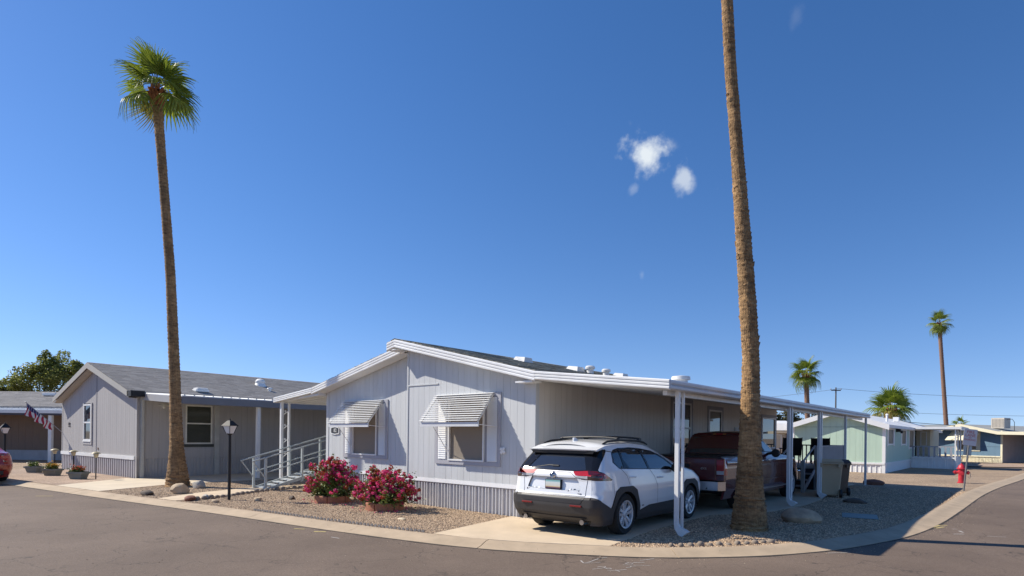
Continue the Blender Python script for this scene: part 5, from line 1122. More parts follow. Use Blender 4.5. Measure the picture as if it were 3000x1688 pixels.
def smooth_path(pts,n):
    P=[Vector(p) for p in pts]; z=[p.z for p in P]; out=[]
    for k in range(n+1):
        zz=z[0]+(z[-1]-z[0])*k/n; out.append(Vector((np.interp(zz,z,[p.x for p in P]),np.interp(zz,z,[p.y for p in P]),zz)))
    return out
def trunk(parent,path,rad,mat,seed,ring=.11,base=(0,0,0),rough=.034,lo=0.02):
    r=np.random.default_rng(seed); h=path[-1][2]-path[0][2]; n=int(h/ring); P=smooth_path(path,n*2)
    # smooth the centre line
    for _ in range(30): P=[P[0]]+[(P[i-1]+P[i]*2+P[i+1])/4 for i in range(1,len(P)-1)]+[P[-1]]
    rings=[]; NS=26; ph=r.uniform(0,6.28,NS)
    lump=0
    amp=[1]*len(P)
    for i,q in enumerate(P):
        z=q.z; R0=float(np.interp(z,[a for a,_ in rad],[b for _,b in rad])); lump=.8*lump+r.normal(0,rough*.16)
        st=(1+.042*(1 if i%2 else -1)*(.4+r.random())+lump*.6)
        ring_=[]
        for k in range(NS):
            a=2*math.pi*k/NS; rr=R0*st*(1+r.normal(0,rough*.42)); ring_.append((q.x+rr*math.cos(a)-base[0],q.y+rr*math.sin(a)-base[1],z+r.normal(0,.012)))
        rings.append(ring_)
    return MB().sweep(rings).build('trunk',mat,parent,smooth=50)
def frond_mesh(name,pet,rad,droop,n,seed,spread=150,mat=leafm):
    r=np.random.default_rng(seed); mb=MB()
    # petiole along +x, slightly arched
    pts=[(pet*k/5,0,.10*pet*math.sin(k/5*1.4)-.02*pet) for k in range(6)]; hx,hz=pts[-1][0],pts[-1][2]
    mb.tube(pts,[.030,.026,.022,.018,.015,.012],5); npet=len(mb.f)
    for i in range(n):
        a0=R(-spread+2*spread*i/n); a1=R(-spread+2*spread*(i+1)/n); am=(a0+a1)/2; rr=rad*(1-.28*(abs(am)/R(spread))**2)*r.uniform(.92,1.05)
        fold=.020
        def pt(a,q,up):
            x=hx+q*rr*math.cos(a); y=q*rr*math.sin(a); z=hz+up-droop*rr*q**2.2*(.5+.5*(abs(am)/R(spread)))+.10*rr*q*(1-q); return (x,y,z)
        inner=.60*r.uniform(.92,1.08); tw=r.normal(0,.03)
        # fused palmate part
        V=[pt(a0,.03,0),pt(am,.03,fold*.2),pt(a1,.03,0),pt(a0,inner,0),pt(am,inner,fold),pt(a1,inner,0)]
        # split, tapering, drooping tip
        aw=(a1-a0)
        for q,wf,dz in ((.75,.55,.02),(.92,.30,.09),(1.03,.05,.20)):
            d2=-dz*rr*(1+r.uniform(-.3,.6))*(.6+droop)
            A=[pt(am+tw*q-aw*wf/2*inner/q*1.1,q,d2),pt(am+tw*q,q,d2+fold*.6),pt(am+tw*q+aw*wf/2*inner/q*1.1,q,d2)]; V+=A
        F=[]
        for s in range(4): F+=[(s*3,s*3+1,s*3+4,s*3+3),(s*3+1,s*3+2,s*3+5,s*3+4)]
        mb.add(V,F)
    me=bpy.data.meshes.new(name); me.from_pydata(mb.v,[],mb.f); me.materials.append(mat); me.materials.append(petm)
    for i,pl in enumerate(me.polygons): pl.material_index=1 if i<npet else 0
    me.update(); return me
FM=[frond_mesh('frond',.50,.90,d,25,10+i,sp) for i,(d,sp) in enumerate(((.05,95),(.22,110),(.42,115),(.75,105)))]
FY=[frond_mesh('frond',.62,.80,d,28,20+i,sp,leafy) for i,(d,sp) in enumerate(((.3,105),(.8,95)))]
def crown(parent,top,n,size,seed,e0=80,e1=-45,yellow=0,lean=0,specs=None):
    r=np.random.default_rng(seed)
    L_=specs or [((i*137.5+r.uniform(-14,14))%360,e0+(e1-e0)*(i/(n-1))**.85+r.uniform(-8,8)) for i in range(n)]
    for i,(az,el) in enumerate(L_):
        me=FM[0] if el>55 else FM[1] if el>15 else FM[2] if el>-15 else FM[3]
        if i>=len(L_)-yellow: me=FY[0] if el>0 else FY[1]
        o=bpy.data.objects.new('frond',me); col.objects.link(o); o.parent=parent
        s=size*r.uniform(.85,1.12); o.location=(top[0],top[1],top[2]-.25*size*(1-(el+60)/150)); o.rotation_mode='XYZ'
        o.matrix_local=Matrix.Translation(o.location)@Matrix.Rotation(R(az),4,'Z')@Matrix.Rotation(R(-el),4,'Y')@Matrix.Rotation(R(r.uniform(-35,35)),4,'X')@Matrix.Scale(s,4)
def boots(parent,c,r0,r1,h,mat,n=40,seed=1):
    r=np.random.default_rng(seed); mb=MB().lathe([(r0,-h/2),(r1,-h*.15),(r1*1.05,h*.2),(r0*.8,h/2)],16,c)
    for i in range(n):
        a=i*2.4; z=c[2]-h*.45+h*.9*i/n; rr=r1*.92; ca,sa=math.cos(a),math.sin(a); w_=.045*r1/.2; l=.17*r1/.2
        mb.hexa([(c[0]+rr*ca+sa*w_,c[1]+rr*sa-ca*w_,z),(c[0]+rr*ca-sa*w_,c[1]+rr*sa+ca*w_,z),(c[0]+rr*.8*ca-sa*w_,c[1]+rr*.8*sa+ca*w_,z+.02),(c[0]+rr*.8*ca+sa*w_,c[1]+rr*.8*sa-ca*w_,z+.02),
                 (c[0]+(rr+.07)*ca+sa*w_*.4,c[1]+(rr+.07)*sa-ca*w_*.4,z+l),(c[0]+(rr+.07)*ca-sa*w_*.4,c[1]+(rr+.07)*sa+ca*w_*.4,z+l),(c[0]+rr*ca-sa*w_*.4,c[1]+rr*sa+ca*w_*.4,z+l),(c[0]+rr*ca+sa*w_*.4,c[1]+rr*sa-ca*w_*.4,z+l)])
    return mb.build('leaf_boots',mat,parent)
def palm(label,base,path,rad,mat,seed,n,size,e0=80,e1=-45,yellow=0,ring=.11,bootr=None,specs=None,skirt=False):
    P=thing('palm_tree',label,'palm tree',base)
    trunk(P,path,rad,mat,seed,ring,base)
    tp_=Vector(path[-1])-Vector((base[0],base[1],0)); br=rad[-1][1]
    boots(P,(tp_.x,tp_.y,tp_.z-.1*size),br,(bootr or br*1.22),.6*size,boot,36,seed)
    crown(P,(tp_.x,tp_.y,tp_.z+.38*size),n,size,seed,e0,e1,yellow,specs=specs)
    return P
palm('tall palm with a full green crown standing before the left grey home',(-12.24,-2.25,0),[(-12.24,-2.25,-.05),(-12.34,-2.34,3.4),(-12.47,-2.45,6.56),(-12.65,-2.60,9.18),(-12.83,-2.77,12.0)],
     [(-.05,.34),(.25,.315),(.7,.25),(1.2,.20),(2,.172),(3.4,.155),(6.5,.138),(9.2,.13),(11.5,.135),(12.0,.16)],bark,3,18,.86,84,-34,1,specs=None)
palm('huge bare palm trunk rising out of frame by the carport, its crown above the picture',(3.633,1.792,0),[(3.633,1.792,-.05),(3.628,1.788,2.2),(3.63,1.79,3.15),(3.545,1.715,4.72),(3.406,1.595,6.92),(3.297,1.50,8.49),(3.239,1.45,9.74),(3.10,1.35,13.6)],
     [(-.05,.335),(.15,.315),(.5,.27),(1.0,.225),(1.6,.195),(2.4,.165),(3.2,.148),(4.2,.152),(5.2,.138),(6.9,.112),(8.5,.105),(9.7,.10),(13.6,.13)],bark,5,30,1.0,82,-38,3,ring=.075)
rp6=np.random.default_rng(66); BP=[o for o in bpy.data.objects if o.name.startswith('palm_tree')][-1]
for i in range(46):     # old leaf-base stubs and bark flakes
    z=float(rp6.choice([rp6.uniform(3.3,5.6),rp6.uniform(2.5,9.6)])); a=rp6.uniform(0,6.28); px_=np.interp(z,[2.2,3.15,4.72,6.92,8.49,9.74],[3.628,3.63,3.545,3.406,3.297,3.239])-3.633; py_=np.interp(z,[2.2,3.15,4.72,6.92,8.49,9.74],[1.788,1.79,1.715,1.595,1.50,1.45])-1.792; rr=float(np.interp(z,[2.4,3.2,4.2,5.2,6.9,9.7],[.165,.148,.152,.138,.112,.10])); ca,sa=math.cos(a),math.sin(a); w_=rp6.uniform(.02,.05); l=rp6.uniform(.03,.09); o_=rp6.uniform(.008,.03)
    def q_(r_,t_,zz): return (px_+r_*ca-sa*t_,py_+r_*sa+ca*t_,z+zz)
    MB().hexa([q_(rr*.9,-w_,0),q_(rr*.9,w_,0),q_(rr+.004,w_,0),q_(rr+.004,-w_,0),q_(rr*.95,-w_*.6,l),q_(rr*.95,w_*.6,l),q_(rr+o_,w_*.6,l),q_(rr+o_,-w_*.6,l)]).build('leaf_stub',bark,BP)
def farpalm(label,px,D,ybase,ytop,r0,r1,n,size,seed,lean=0,e1=-45,yellow=0,ring=.2,bootr=None):
    t_=ppx(px,ytop,D); b=ppx(px+lean,ybase,D); b.z=-.1
    palm(label,(b.x,b.y,0),[(b.x,b.y,-.1),(b.x*.5+t_.x*.5,b.y*.5+t_.y*.5,t_.z*.5),(t_.x,t_.y,t_.z)],[(-.1,r0*1.4),(1,r0),(t_.z*.8,r1),(t_.z,r1*1.1)],redbark,seed,n,size,80,e1,yellow,ring,bootr)
farpalm('medium palm with a round crown rising beyond the carport posts',2362,58,1250,1105,.26,.22,18,1.22,31,8,bootr=.36)
farpalm('stocky palm with yellowing fronds behind the mint green roof',2609,48,1260,1212,.40,.34,20,1.45,33,2,-30,6,bootr=.46)
farpalm('very tall thin palm far off on the right',2752,85,1280,952,.30,.24,15,1.30,35,26,-70,0,.35,bootr=.32)
farpalm('tiny distant palm just showing over the blue house roof',2815,92,1290,1248,.3,.25,10,.95,37,0,-20,0,.5)
# ================================================================== broadleaf trees
def leafcloud(mb,c,rad,n,size,r):
    for _ in range(n):
        while 1:
            d=r.uniform(-1,1,3)
            if .25<np.linalg.norm(d)<1: break
        p=np.array(c)+d*rad; nrm=r.normal(0,1,3); nrm/=np.linalg.norm(nrm); a=np.cross(nrm,[.3,.2,1.]); a/=np.linalg.norm(a)+1e-9; b=np.cross(nrm,a); s=size*r.uniform(.6,1.3)
        mb.add([tuple(p-a*s*.5),tuple(p+b*s*.32),tuple(p+a*s*.5),tuple(p-b*s*.32)],[(0,1,2,3)])
def tree(label,base,h,blobs,n,size,seed,lm,name='tree'):
    r=np.random.default_rng(seed); T=thing(name,label,'tree',base)
    MB().tube([(0,0,-.1),(.1,0,h*.25),(.0,.1,h*.5)],[.2,.15,.1],8).build('trunk',M('tree_bark',(.10,.075,.055),.9),T)
    lb=MB()
    for c,_ in blobs: lb.tube([(0,.05,h*.35),(c[0]*.5,c[1]*.5,(h*.35+c[2])/2),c],[.07,.05,.02],5)
    lb.build('limbs',M('tree_bark',(.1,.075,.055)),T)
    mb=MB()
    for c,rd in blobs:
        for _ in range(7):
            d=r.normal(0,.5,3)*rd; leafcloud(mb,np.array(c)+d,rd*.55,n//7,size,r)
    tag(mb.build('crown',lm,T),kind='stuff')
    return T
tl=M('tree_leaf',(.045,.07,.016),.5,.3,2,3,c2=(.38,.40,.10),island=.7,sub=.45)
tb_=ppx(115,1280,46)
def rel(px,py): v=ppx(px,py,46)-tb_; return (v.x,v.y,v.z+tb_.z)
tree('bushy green tree behind the roof of the brown house at left',(tb_.x,tb_.y,0),6.5,[(rel(60,1128),.9),(rel(85,1105),1.1),(rel(115,1120),1.2),(rel(135,1095),1.0),(rel(145,1070),.6),(rel(180,1065),.9),(rel(200,1100),1.2),(rel(170,1120),1.3),(rel(215,1082),.6),(rel(35,1138),.6),(rel(105,1085),.5),(rel(10,1142),.5)],1500,.16,51,tl)
tc_=ppx(2310,1280,62); 
def rel2(px,py): v=ppx(px,py,62)-tc_; return (v.x,v.y,v.z+tc_.z)
tree('olive green tree top visible under the carport roof',(tc_.x,tc_.y,0),4.,[(rel2(2285,1232),.8),(rel2(2315,1226),.9),(rel2(2345,1228),.8),(rel2(2300,1240),1.0),(rel2(2370,1238),.8),(rel2(2260,1238),.8)],700,.22,52,M('olive_leaf',(.05,.055,.02),.6,.3,c2=(.15,.14,.06),island=.7,sub=.2))
# ================================================================== bougainvillea in terracotta rings
bl1=M('bush_leaf',(.045,.075,.014),.5,.3,6,3,c2=(.22,.28,.06),island=.75,sub=.2); fl1=M('magenta_bract',(.55,.02,.11),.6,.3,5,3,c2=(.85,.12,.33),island=.8,sub=.42); fl2=M('red_bract',(.36,.02,.02),.6,.3,5,3,c2=(.50,.13,.05),island=.8,sub=.3)
terra=M('terracotta_block',(.37,.155,.085),.85,.18,5,6,bump=.5,bscale=40)
def bush(label,c,w_,h,seed,nf):
    r=np.random.default_rng(seed); Bq=thing('flowering_bush',label,'bush',(c[0],c[1],0)); st=MB(); lf=MB(); f1=MB(); f2=MB(); tips=[]
    for i in range(75):
        a=r.uniform(0,6.28); el=r.uniform(.40,1.5)
        ln=h*r.uniform(.65,1.15)*(1.02 if el>.8 else .92); d=np.array([math.cos(a)*math.cos(el)*w_/h,math.sin(a)*math.cos(el)*w_/h*.75,math.sin(el)])
        b=np.array([r.uniform(-.22,.22)*w_,r.uniform(-.15,.15)*w_,.08]); p1=b+d*ln*.5+np.array([0,0,.06]); p2=b+d*ln+np.array([0,0,-.10*math.cos(el)*ln]); st.tube([tuple(b),tuple(p1),tuple(p2)],[.009,.006,.004],4); tips.append((p1,p2))
        for _ in range(70):
            q=b+(p2-b)*r.uniform(.22,1.0)+r.normal(0,.055,3); q[2]=max(.04,q[2]); leafcloud(lf,q,.03,1,.062,r)
    def cluster(mb,p,rad):
        for _ in range(15):
            d=r.normal(0,1,3); d/=np.linalg.norm(d); q=np.array(p)+d*rad*r.uniform(.5,1); a=np.cross(d,[.1,.3,1]); a/=np.linalg.norm(a)+1e-9; b_=np.cross(d,a); s=.030*r.uniform(.7,1.3)
            mb.add([tuple(q-a*s+d*.006),tuple(q-b_*s*.8),tuple(q+a*s+d*.012),tuple(q+b_*s*.8)],[(0,1,2,3)])
    for i in range(nf):
        p1,p2=tips[i%len(tips)]; t_=r.uniform(.35,1.04); q=p1+(p2-p1)*t_+r.normal(0,.045,3); q[2]=max(.12,q[2]); k=r.random()
        cluster(f1 if k<.68 else f2,q,r.uniform(.026,.060)*(1.15 if t_>.85 else .85))
    st.build('stems',M('bush_stem',(.09,.06,.035),.8),Bq); tag(lf.build('foliage',bl1,Bq),kind='stuff'); a=f1.build('blossoms',fl1,Bq); a['kind']='stuff'; a['label']='magenta blossom clusters'; a=f2.build('blossoms',fl2,Bq); a['kind']='stuff'; a['label']='fading red and orange blossom clusters'
    pt_=MB()
    for _ in range(110):
        a=r.uniform(0,6.28); d=r.uniform(.35,1.0)*w_*.95; leafcloud(pt_,(math.cos(a)*d,math.sin(a)*d*.8,.022),.01,1,.035,r)
    tag(pt_.build('fallen_petals',fl1,Bq),kind='stuff')
    return Bq
bush('magenta flowering bush nearer the ramp, in a terracotta ring',(-5.40,-1.18),1.02,.90,61,400); bush('magenta flowering bush nearer the kerb, in a terracotta ring',(-3.34,-1.17),1.00,.83,62,410)
def ring(label,c,spans,rad=.50):
    Q=thing('tree_ring',label,'planter edging',(c[0],c[1],0))
    for a0,a1 in spans:
        n=7; inr,outr=rad-.07,rad; rings=[]
        for k in range(n+1):
            a=R(a0+(a1-a0)*k/n); z=.165+.012*math.sin(k/n*math.pi); ca,sa=math.cos(a),math.sin(a); rings.append([(inr*ca,inr*sa,-.02),(outr*ca,outr*sa,-.02),(outr*1.005*ca,outr*1.005*sa,z-.02),((outr-.015)*ca,(outr-.015)*sa,z),((inr+.01)*ca,(inr+.01)*sa,z)])
        recalc(MB().sweep(rings).build('edging_block',terra,Q,smooth=30))
sp=[(a+1.5,a+58.5) for a in range(-170,190,60)]
ring('terracotta block ring around the bush nearer the ramp',(-5.40,-1.18),sp,.43); ring('terracotta block ring around the bush nearer the kerb',(-3.34,-1.17),[(a-18,b-18) for a,b in sp],.42)
# ================================================================== garden stones, planters, edging
def rock(label,c,dx,dy,dz,seed,mat,rz=0,group=None,cat='rock',name='rock'):
    r=np.random.default_rng(seed); bm=bmesh.new(); bmesh.ops.create_icosphere(bm,subdivisions=3,radius=1)
    K=[(r.normal(0,1,3),r.uniform(0,6.28),r.uniform(1.2,2.6)) for _ in range(7)]
    PL_=[(lambda n:(n/np.linalg.norm(n),r.uniform(.66,.92)))(r.normal(0,1,3)*[1,1,.8]+[0,0,.25]) for _ in range(9)]
    for v in bm.verts:
        p=np.array(v.co)
        for n_,d_ in PL_:
            e_=float(p@n_)-d_
            if e_>0: p=p-n_*e_
        s=1+.5*sum(.055*math.sin(k[2]*float(p@k[0])+k[1]) for k in K); v.co=Vector(p*s)
        v.co.x*=dx/2; v.co.y*=dy/2; v.co.z*=dz*.62; v.co.z+=dz*.36
    me=bpy.data.meshes.new(name); bm.to_mesh(me); bm.free(); me.materials.append(mat); me.shade_smooth(); me.set_sharp_from_angle(angle=R(24)); o=bpy.data.objects.new(name,me); col.objects.link(o); o.location=(c[0],c[1],0); o.rotation_euler=(0,0,R(rz)); return tag(o,label,cat,group)
tanr=M('tan_sandstone',(.46,.35,.23),.85,.2,4,7,bump=.5,bscale=12); greyr=M('pale_grey_stone',(.42,.39,.34),.85,.2,4,7,bump=.5,bscale=12); darkr=M('dark_stone',(.11,.085,.065),.85,.2,4,7,bump=.5,bscale=12); redr=M('red_brown_stone',(.20,.085,.055),.85,.2,4,7,bump=.5,bscale=12); bld=M('banded_boulder',(.20,.15,.12),.85,.2,2.2,6,bump=.7,bscale=10,c2=(.66,.47,.29))
rock('large tan boulder lying in the shade beside the big palm trunk',(4.03,3.58),.80,.44,.30,171,bld,30)
rock('round tan boulder at the foot of the left palm',(-9.95,-3.02),.62,.44,.31,72,tanr,15); rock('pale grey rock behind the left palm foot',(-11.25,-2.02),.48,.40,.26,73,greyr)
rock('dark brown rock in the gravel left of the left palm',(-10.05,-3.78),.46,.30,.14,74,darkr); rock('red-brown rock at the start of the scalloped edging',(-7.95,-3.52),.36,.30,.14,75,redr)
rock('small tan flat rock in front of the lamp post',(-7.15,-3.25),.26,.20,.08,76,tanr); rock('grey rock among the scalloped edging stones',(-8.15,-3.05),.26,.22,.12,77,greyr)
rock('small brown rock right of the lamp post',(-6.85,-2.35),.22,.18,.10,78,tanr); rock('small dark grey rock before the ramp',(-6.55,-1.62),.20,.16,.10,79,darkr)
rock('reddish rock at the foot of the last carport post',(3.15,16.3),.70,.5,.22,80,redr); rock('dark flat rock in the shaded gravel beyond the big palm',(4.05,8.55),.60,.40,.13,81,darkr); rock('pale stone lying near the white fire of gravel by the drive' if 0 else 'pale flat stone in the gravel between bush and driveway',(-1.75,-1.95),.18,.12,.05,82,M('cream_stone',(.60,.50,.34),.8),10)
# scalloped concrete edging, stone by stone
edg=M('grey_scallop',(.25,.20,.155),.85,.2,6,6,bump=.4,bscale=30)
em=MB().lathe([(.07,-.03),(.085,.02),(.08,.055),(.055,.085),(.001,.10)],12); emo=em.build('edging_stone',edg,smooth=50); eme=emo.data; bpy.data.objects.remove(emo)
ORD='first second third fourth fifth sixth seventh eighth ninth tenth eleventh twelfth thirteenth fourteenth fifteenth sixteenth seventeenth eighteenth nineteenth twentieth twenty-first twenty-second twenty-third twenty-fourth twenty-fifth twenty-sixth'.split()
def edging(label,group,pts,step=.185,sc_=.9):
    P=catmull(pts,.02); acc=0; last=P[0]; k=0
    for q in P:
        if (q-last).length>=step or k==0:
            o=bpy.data.objects.new('edging_stone',eme); col.objects.link(o); o.location=(q.x,q.y,random.uniform(-.015,.01)); s=random.uniform(.85,1.12)*sc_; o.scale=(s,s*random.uniform(.8,1),s*random.uniform(.8,1.1)); o.rotation_euler=(random.uniform(-.08,.08),random.uniform(-.08,.08),random.uniform(0,6)); k+=1; tag(o,label%ORD[k-1],'edging stone',group); last=q
edging('%s scalloped edging stone counted from the red-brown rock along the garden path','scalloped stones along the garden path',[(-7.95,-3.35),(-8.15,-2.75),(-8.60,-1.95),(-8.95,-1.25),(-9.12,-.75),(-9.2,-.3),(-9.22,.2)])
edging('%s scalloped edging stone counted from the driveway on the kerb line below the big palm','scalloped stones below the big palm',[(3.35,-.80),(3.75,-.33),(4.12,.18),(4.45,.75)],.145,.68)
# low plastic edging strip along the kerb
se=M('grey_plastic_edging',(.26,.24,.22),.7,.1)
es=thing('garden_edging','low grey toothed plastic edging between gravel and kerb','edging',(-2.5,-3.0,0))
P=[p for p in kin if -5.2<p.x<-.12]
for a,b in zip(P,P[1:]):
    d=(b-a).normalized(); n=Vector((-d.y,d.x))*.06
    for k in range(3):
        q=a.lerp(b,(k+.5)/3)+n; l=.034
        MB().prism([(q.x-d.x*l+2.5,q.y-d.y*l+3.0,-.02),(q.x+d.x*l+2.5,q.y+d.y*l+3.0,-.02),(q.x+d.x*l*.8+2.5,q.y+d.y*l*.8+3.0,.035),(q.x+2.5,q.y+3.0,.05),(q.x-d.x*l*.8+2.5,q.y-d.y*l*.8+3.0,.035)],(-d.y*.02,d.x*.02,0)).build('edging_tooth',se,es)
# planters with flowers and solar lights on the left lawn
potm=M('grey_green_planter',(.20,.22,.20),.7,.1)
def planter(label,c,flower,seed):
    r=np.random.default_rng(seed); P=thing('planter',label,'planter',(c[0],c[1],0),R(35)); w1,w2,h=.20,.27,.24
    MB().add([(-w1,-.13,0),(w1,-.13,0),(w1,.13,0),(-w1,.13,0),(-w2,-.18,h),(w2,-.18,h),(w2,.18,h),(-w2,.18,h)],[(0,3,2,1),(4,5,6,7),(0,1,5,4),(1,2,6,5),(2,3,7,6),(3,0,4,7)]).build('tub',potm,P); MB().box(-w2-.02,w2+.02,-.20,.20,h-.05,h+.01).build('rim',potm,P); MB().box(-.25,.25,-.16,.16,h+.01,h+.02).build('soil',M('potting_soil',(.035,.025,.018),.95),P)
    mb=MB()
    for _ in range(420): q=r.normal(0,1,3)*[.10,.07,.05]+[-.04,0,h+.07]; q[2]=max(h+.02,q[2]); leafcloud(mb,q,.03,1,.07,r)
    tag(mb.build('foliage',bl1,P),kind='stuff')
    if flower:
        fm_=MB()
        for _ in range(90):
            q=r.normal(0,1,3)*[.11,.07,.045]+[-.04,0,h+.13]; q[2]=max(h+.06,q[2]); fm_.lathe([(.001,-.012),(.032,.0),(.024,.013),(.001,.016)],7,q)
        tag(fm_.build('blossoms',flower,P),kind='stuff')
    return P
yflower=M('yellow_blossom',(.62,.33,.015),.6,.2,20); oflower=M('orange_red_blossom',(.55,.10,.03),.6,.3,20)
for (lab,c,fl,sd) in (('grey planter tub with bare green foliage, farthest left of the row',(-22.1,-3.95),None,91),('grey planter tub full of yellow flowers on the pink gravel',(-19.75,-3.85),yflower,92),('grey planter tub with orange-red flowers nearest the left grey home',(-17.3,-3.62),oflower,93)):
    planter(lab,c,fl,sd)
def solar(label,c,h=.95):
    S_=thing('solar_light',label,'garden light',(c[0],c[1],0)); MB().tube([(0,0,0),(0,0,h-.2)],.018,8).build('stake',black,S_); MB().lathe([(.05,h-.20),(.085,h-.08),(.08,h-.06)],12).build('lantern',M('amber_glass',(.55,.48,.30),.3),S_,smooth=40); MB().lathe([(.15,h-.06),(.14,h-.04),(.06,h-.0),(.001,h+.01)],12).build('cap',M('brass_cap',(.40,.34,.20),.5),S_,smooth=40)
solar('bronze solar stake light behind the bare green planter',(-21.4,-3.45)); solar('bronze solar stake light behind the yellow flower planter',(-19.15,-3.35)); solar('bronze solar stake light beside the orange flower planter',(-16.75,-3.25))
# ================================================================== right side: cover plate, hydrant, sign, bins, deck
tag(MB().box(-.34,.34,-.42,.42,.0,.014).build('utility_cover',M('blue_green_plastic',(.20,.26,.25),.6,.1),loc=(4.73,5.45,.006),rot=(0,0,R(12)),bevel=.01),'blue-green flat utility cover set in the shaded gravel','utility cover')
HY=thing('fire_hydrant','red fire hydrant behind the tilted street sign','hydrant',(5.50,20.3,0)); hr=M('hydrant_red',(.50,.025,.04),.45,.12,8)
MB().lathe([(.14,0),(.14,.04),(.105,.05),(.105,.42),(.135,.43),(.135,.47),(.115,.48),(.115,.56)],16).build('barrel',hr,HY,smooth=35); MB().lathe([(.165,.555),(.165,.59),(.13,.60),(.11,.68),(.06,.735),(.03,.74),(.03,.79),(.001,.79)],16).build('bonnet',hr,HY,smooth=35)
for sx in (-1,1): MB().lathe([(.06,0),(.06,.10),(.075,.10),(.075,.15),(.03,.155),(.03,.185),(.001,.185)],12,(0,0,0),'X').build('nozzle',hr,HY,smooth=35,loc=(sx*.09,0,.42),rot=(0,0,0 if sx>0 else R(180)))
MB().lathe([(.075,0),(.075,.10),(.092,.10),(.092,.16),(.001,.17)],12,(0,0,0),'X').build('nozzle',hr,HY,smooth=35,loc=(0,-.09,.40),rot=(0,0,R(-90))); MB().tube([(.27,0,.42),(.29,0,.28),(.26,0,.20),(.2,-.05,.26)],.008,5).build('chain',M('chain_metal',(.2,.2,.2),.5),HY)
SG=thing('street_sign','leaning metal post with a white and red fire lane sign near the hydrant','sign',(5.87,15.75,0)); SG.rotation_euler=(R(-1.5),R(6.2),R(36))
gal=M('galvanised_post',(.17,.17,.175),.5,.1,metal=.3)
MB().tube([(0,0,0),(0,0,2.06)],.026,8).build('post',gal,SG)
sp_=MB().prism([(-.215,-.034,1.55),(-.20,-.034,1.535),(.20,-.034,1.535),(.215,-.034,1.55),(.215,-.034,2.075),(.20,-.034,2.09),(-.20,-.034,2.09),(-.215,-.034,2.075)],(0,.006,0)).build('sign_plate',M('sign_white',(.70,.64,.62),.6,.05),SG)
sr=M('sign_red_print',(.55,.10,.09),.6)
def sm_(z): return Matrix(((1,0,0,0),(0,0,-1,-.0365),(0,1,0,z),(0,0,0,1)))
for tx,z,s in (('FIRE',1.985,.135),('LANE',1.875,.135),('NO',1.795,.06),('PARKING',1.725,.085)): text('lettering',tx,s,sr,sp_,sm_(z),.0008)
MB().box(-.13,.13,.028,.034,1.20,1.53).build('sign_plate',M('sign_back_aluminium',(.38,.42,.43),.4,.05,metal=.5),SG)
# wheeled bins
def bin_(label,c,rz,mat,lidm,h=1.08,w_=.62,d=.70):
    B_=thing('wheeled_bin',label,'bin',(c[0],c[1],0),R(rz)); b=.78
    MB().add([(-w_/2*b,-d/2*b,.06),(w_/2*b,-d/2*b,.06),(w_/2*b,d/2*b,.06),(-w_/2*b,d/2*b,.06),(-w_/2,-d/2,h-.10),(w_/2,-d/2,h-.10),(w_/2,d/2,h-.10),(-w_/2,d/2,h-.10)],[(0,3,2,1),(4,5,6,7),(0,1,5,4),(1,2,6,5),(2,3,7,6),(3,0,4,7)]).build('tub',mat,B_,bevel=.03)
    MB().box(-w_/2-.025,w_/2+.025,-d/2-.025,d/2+.02,h-.14,h-.085).build('rim',mat,B_,bevel=.012)
    MB().add([(-w_/2-.03,-d/2-.05,h-.082),(w_/2+.03,-d/2-.05,h-.082),(w_/2+.03,d/2+.03,h-.082),(-w_/2-.03,d/2+.03,h-.082),(-w_/2+.05,-d/2+.06,h),(w_/2-.05,-d/2+.06,h),(w_/2-.05,d/2-.02,h+.02),(-w_/2+.05,d/2-.02,h+.02)],[(0,3,2,1),(4,5,6,7),(0,1,5,4),(1,2,6,5),(2,3,7,6),(3,0,4,7)]).build('lid',lidm,B_,bevel=.02)
    MB().tube([(-w_/2+.06,d/2+.07,h-.12),(w_/2-.06,d/2+.07,h-.12)],.018,8).build('handle',mat,B_)
    for sx in(-1,1): MB().lathe([(.12,-.03),(.13,0),(.12,.03)],16,(sx*(w_/2-.04),d/2*.82,.12),'X').build('wheel',blackpl,B_,smooth=40); MB().box(sx*(w_/2-.10)-.03,sx*(w_/2-.10)+.03,d/2,d/2+.09,h-.22,h-.10).build('handle_bracket',mat,B_)
    return B_
tanb=M('tan_bin_plastic',(.50,.385,.245),.55,.06); brb=M('brown_bin_plastic',(.20,.13,.085),.55,.08)
bin_('tan wheeled rubbish bin standing by the third carport post',(3.07,9.93),200,tanb,tanb,1.10,.66,.74); bin_('brown wheeled bin with a dark lid beside the tan one',(3.08,10.85),205,brb,M('dark_lid',(.06,.05,.055),.5),1.06)
UT=thing('storage_tub','pale grey tapered tub next to the brown bin','tub',(2.92,11.65,0)); MB().add([(-.16,-.2,0),(.16,-.2,0),(.16,.2,0),(-.16,.2,0),(-.22,-.26,.62),(.22,-.26,.62),(.22,.26,.62),(-.22,.26,.62)],[(0,3,2,1),(4,5,6,7),(0,1,5,4),(1,2,6,5),(2,3,7,6),(3,0,4,7)]).build('tub_body',M('pale_plastic',(.42,.44,.46),.5),UT,bevel=.02); MB().box(-.24,.24,-.28,.28,.60,.65).build('rim',M('pale_plastic',(.42,.44,.46)),UT,bevel=.01)
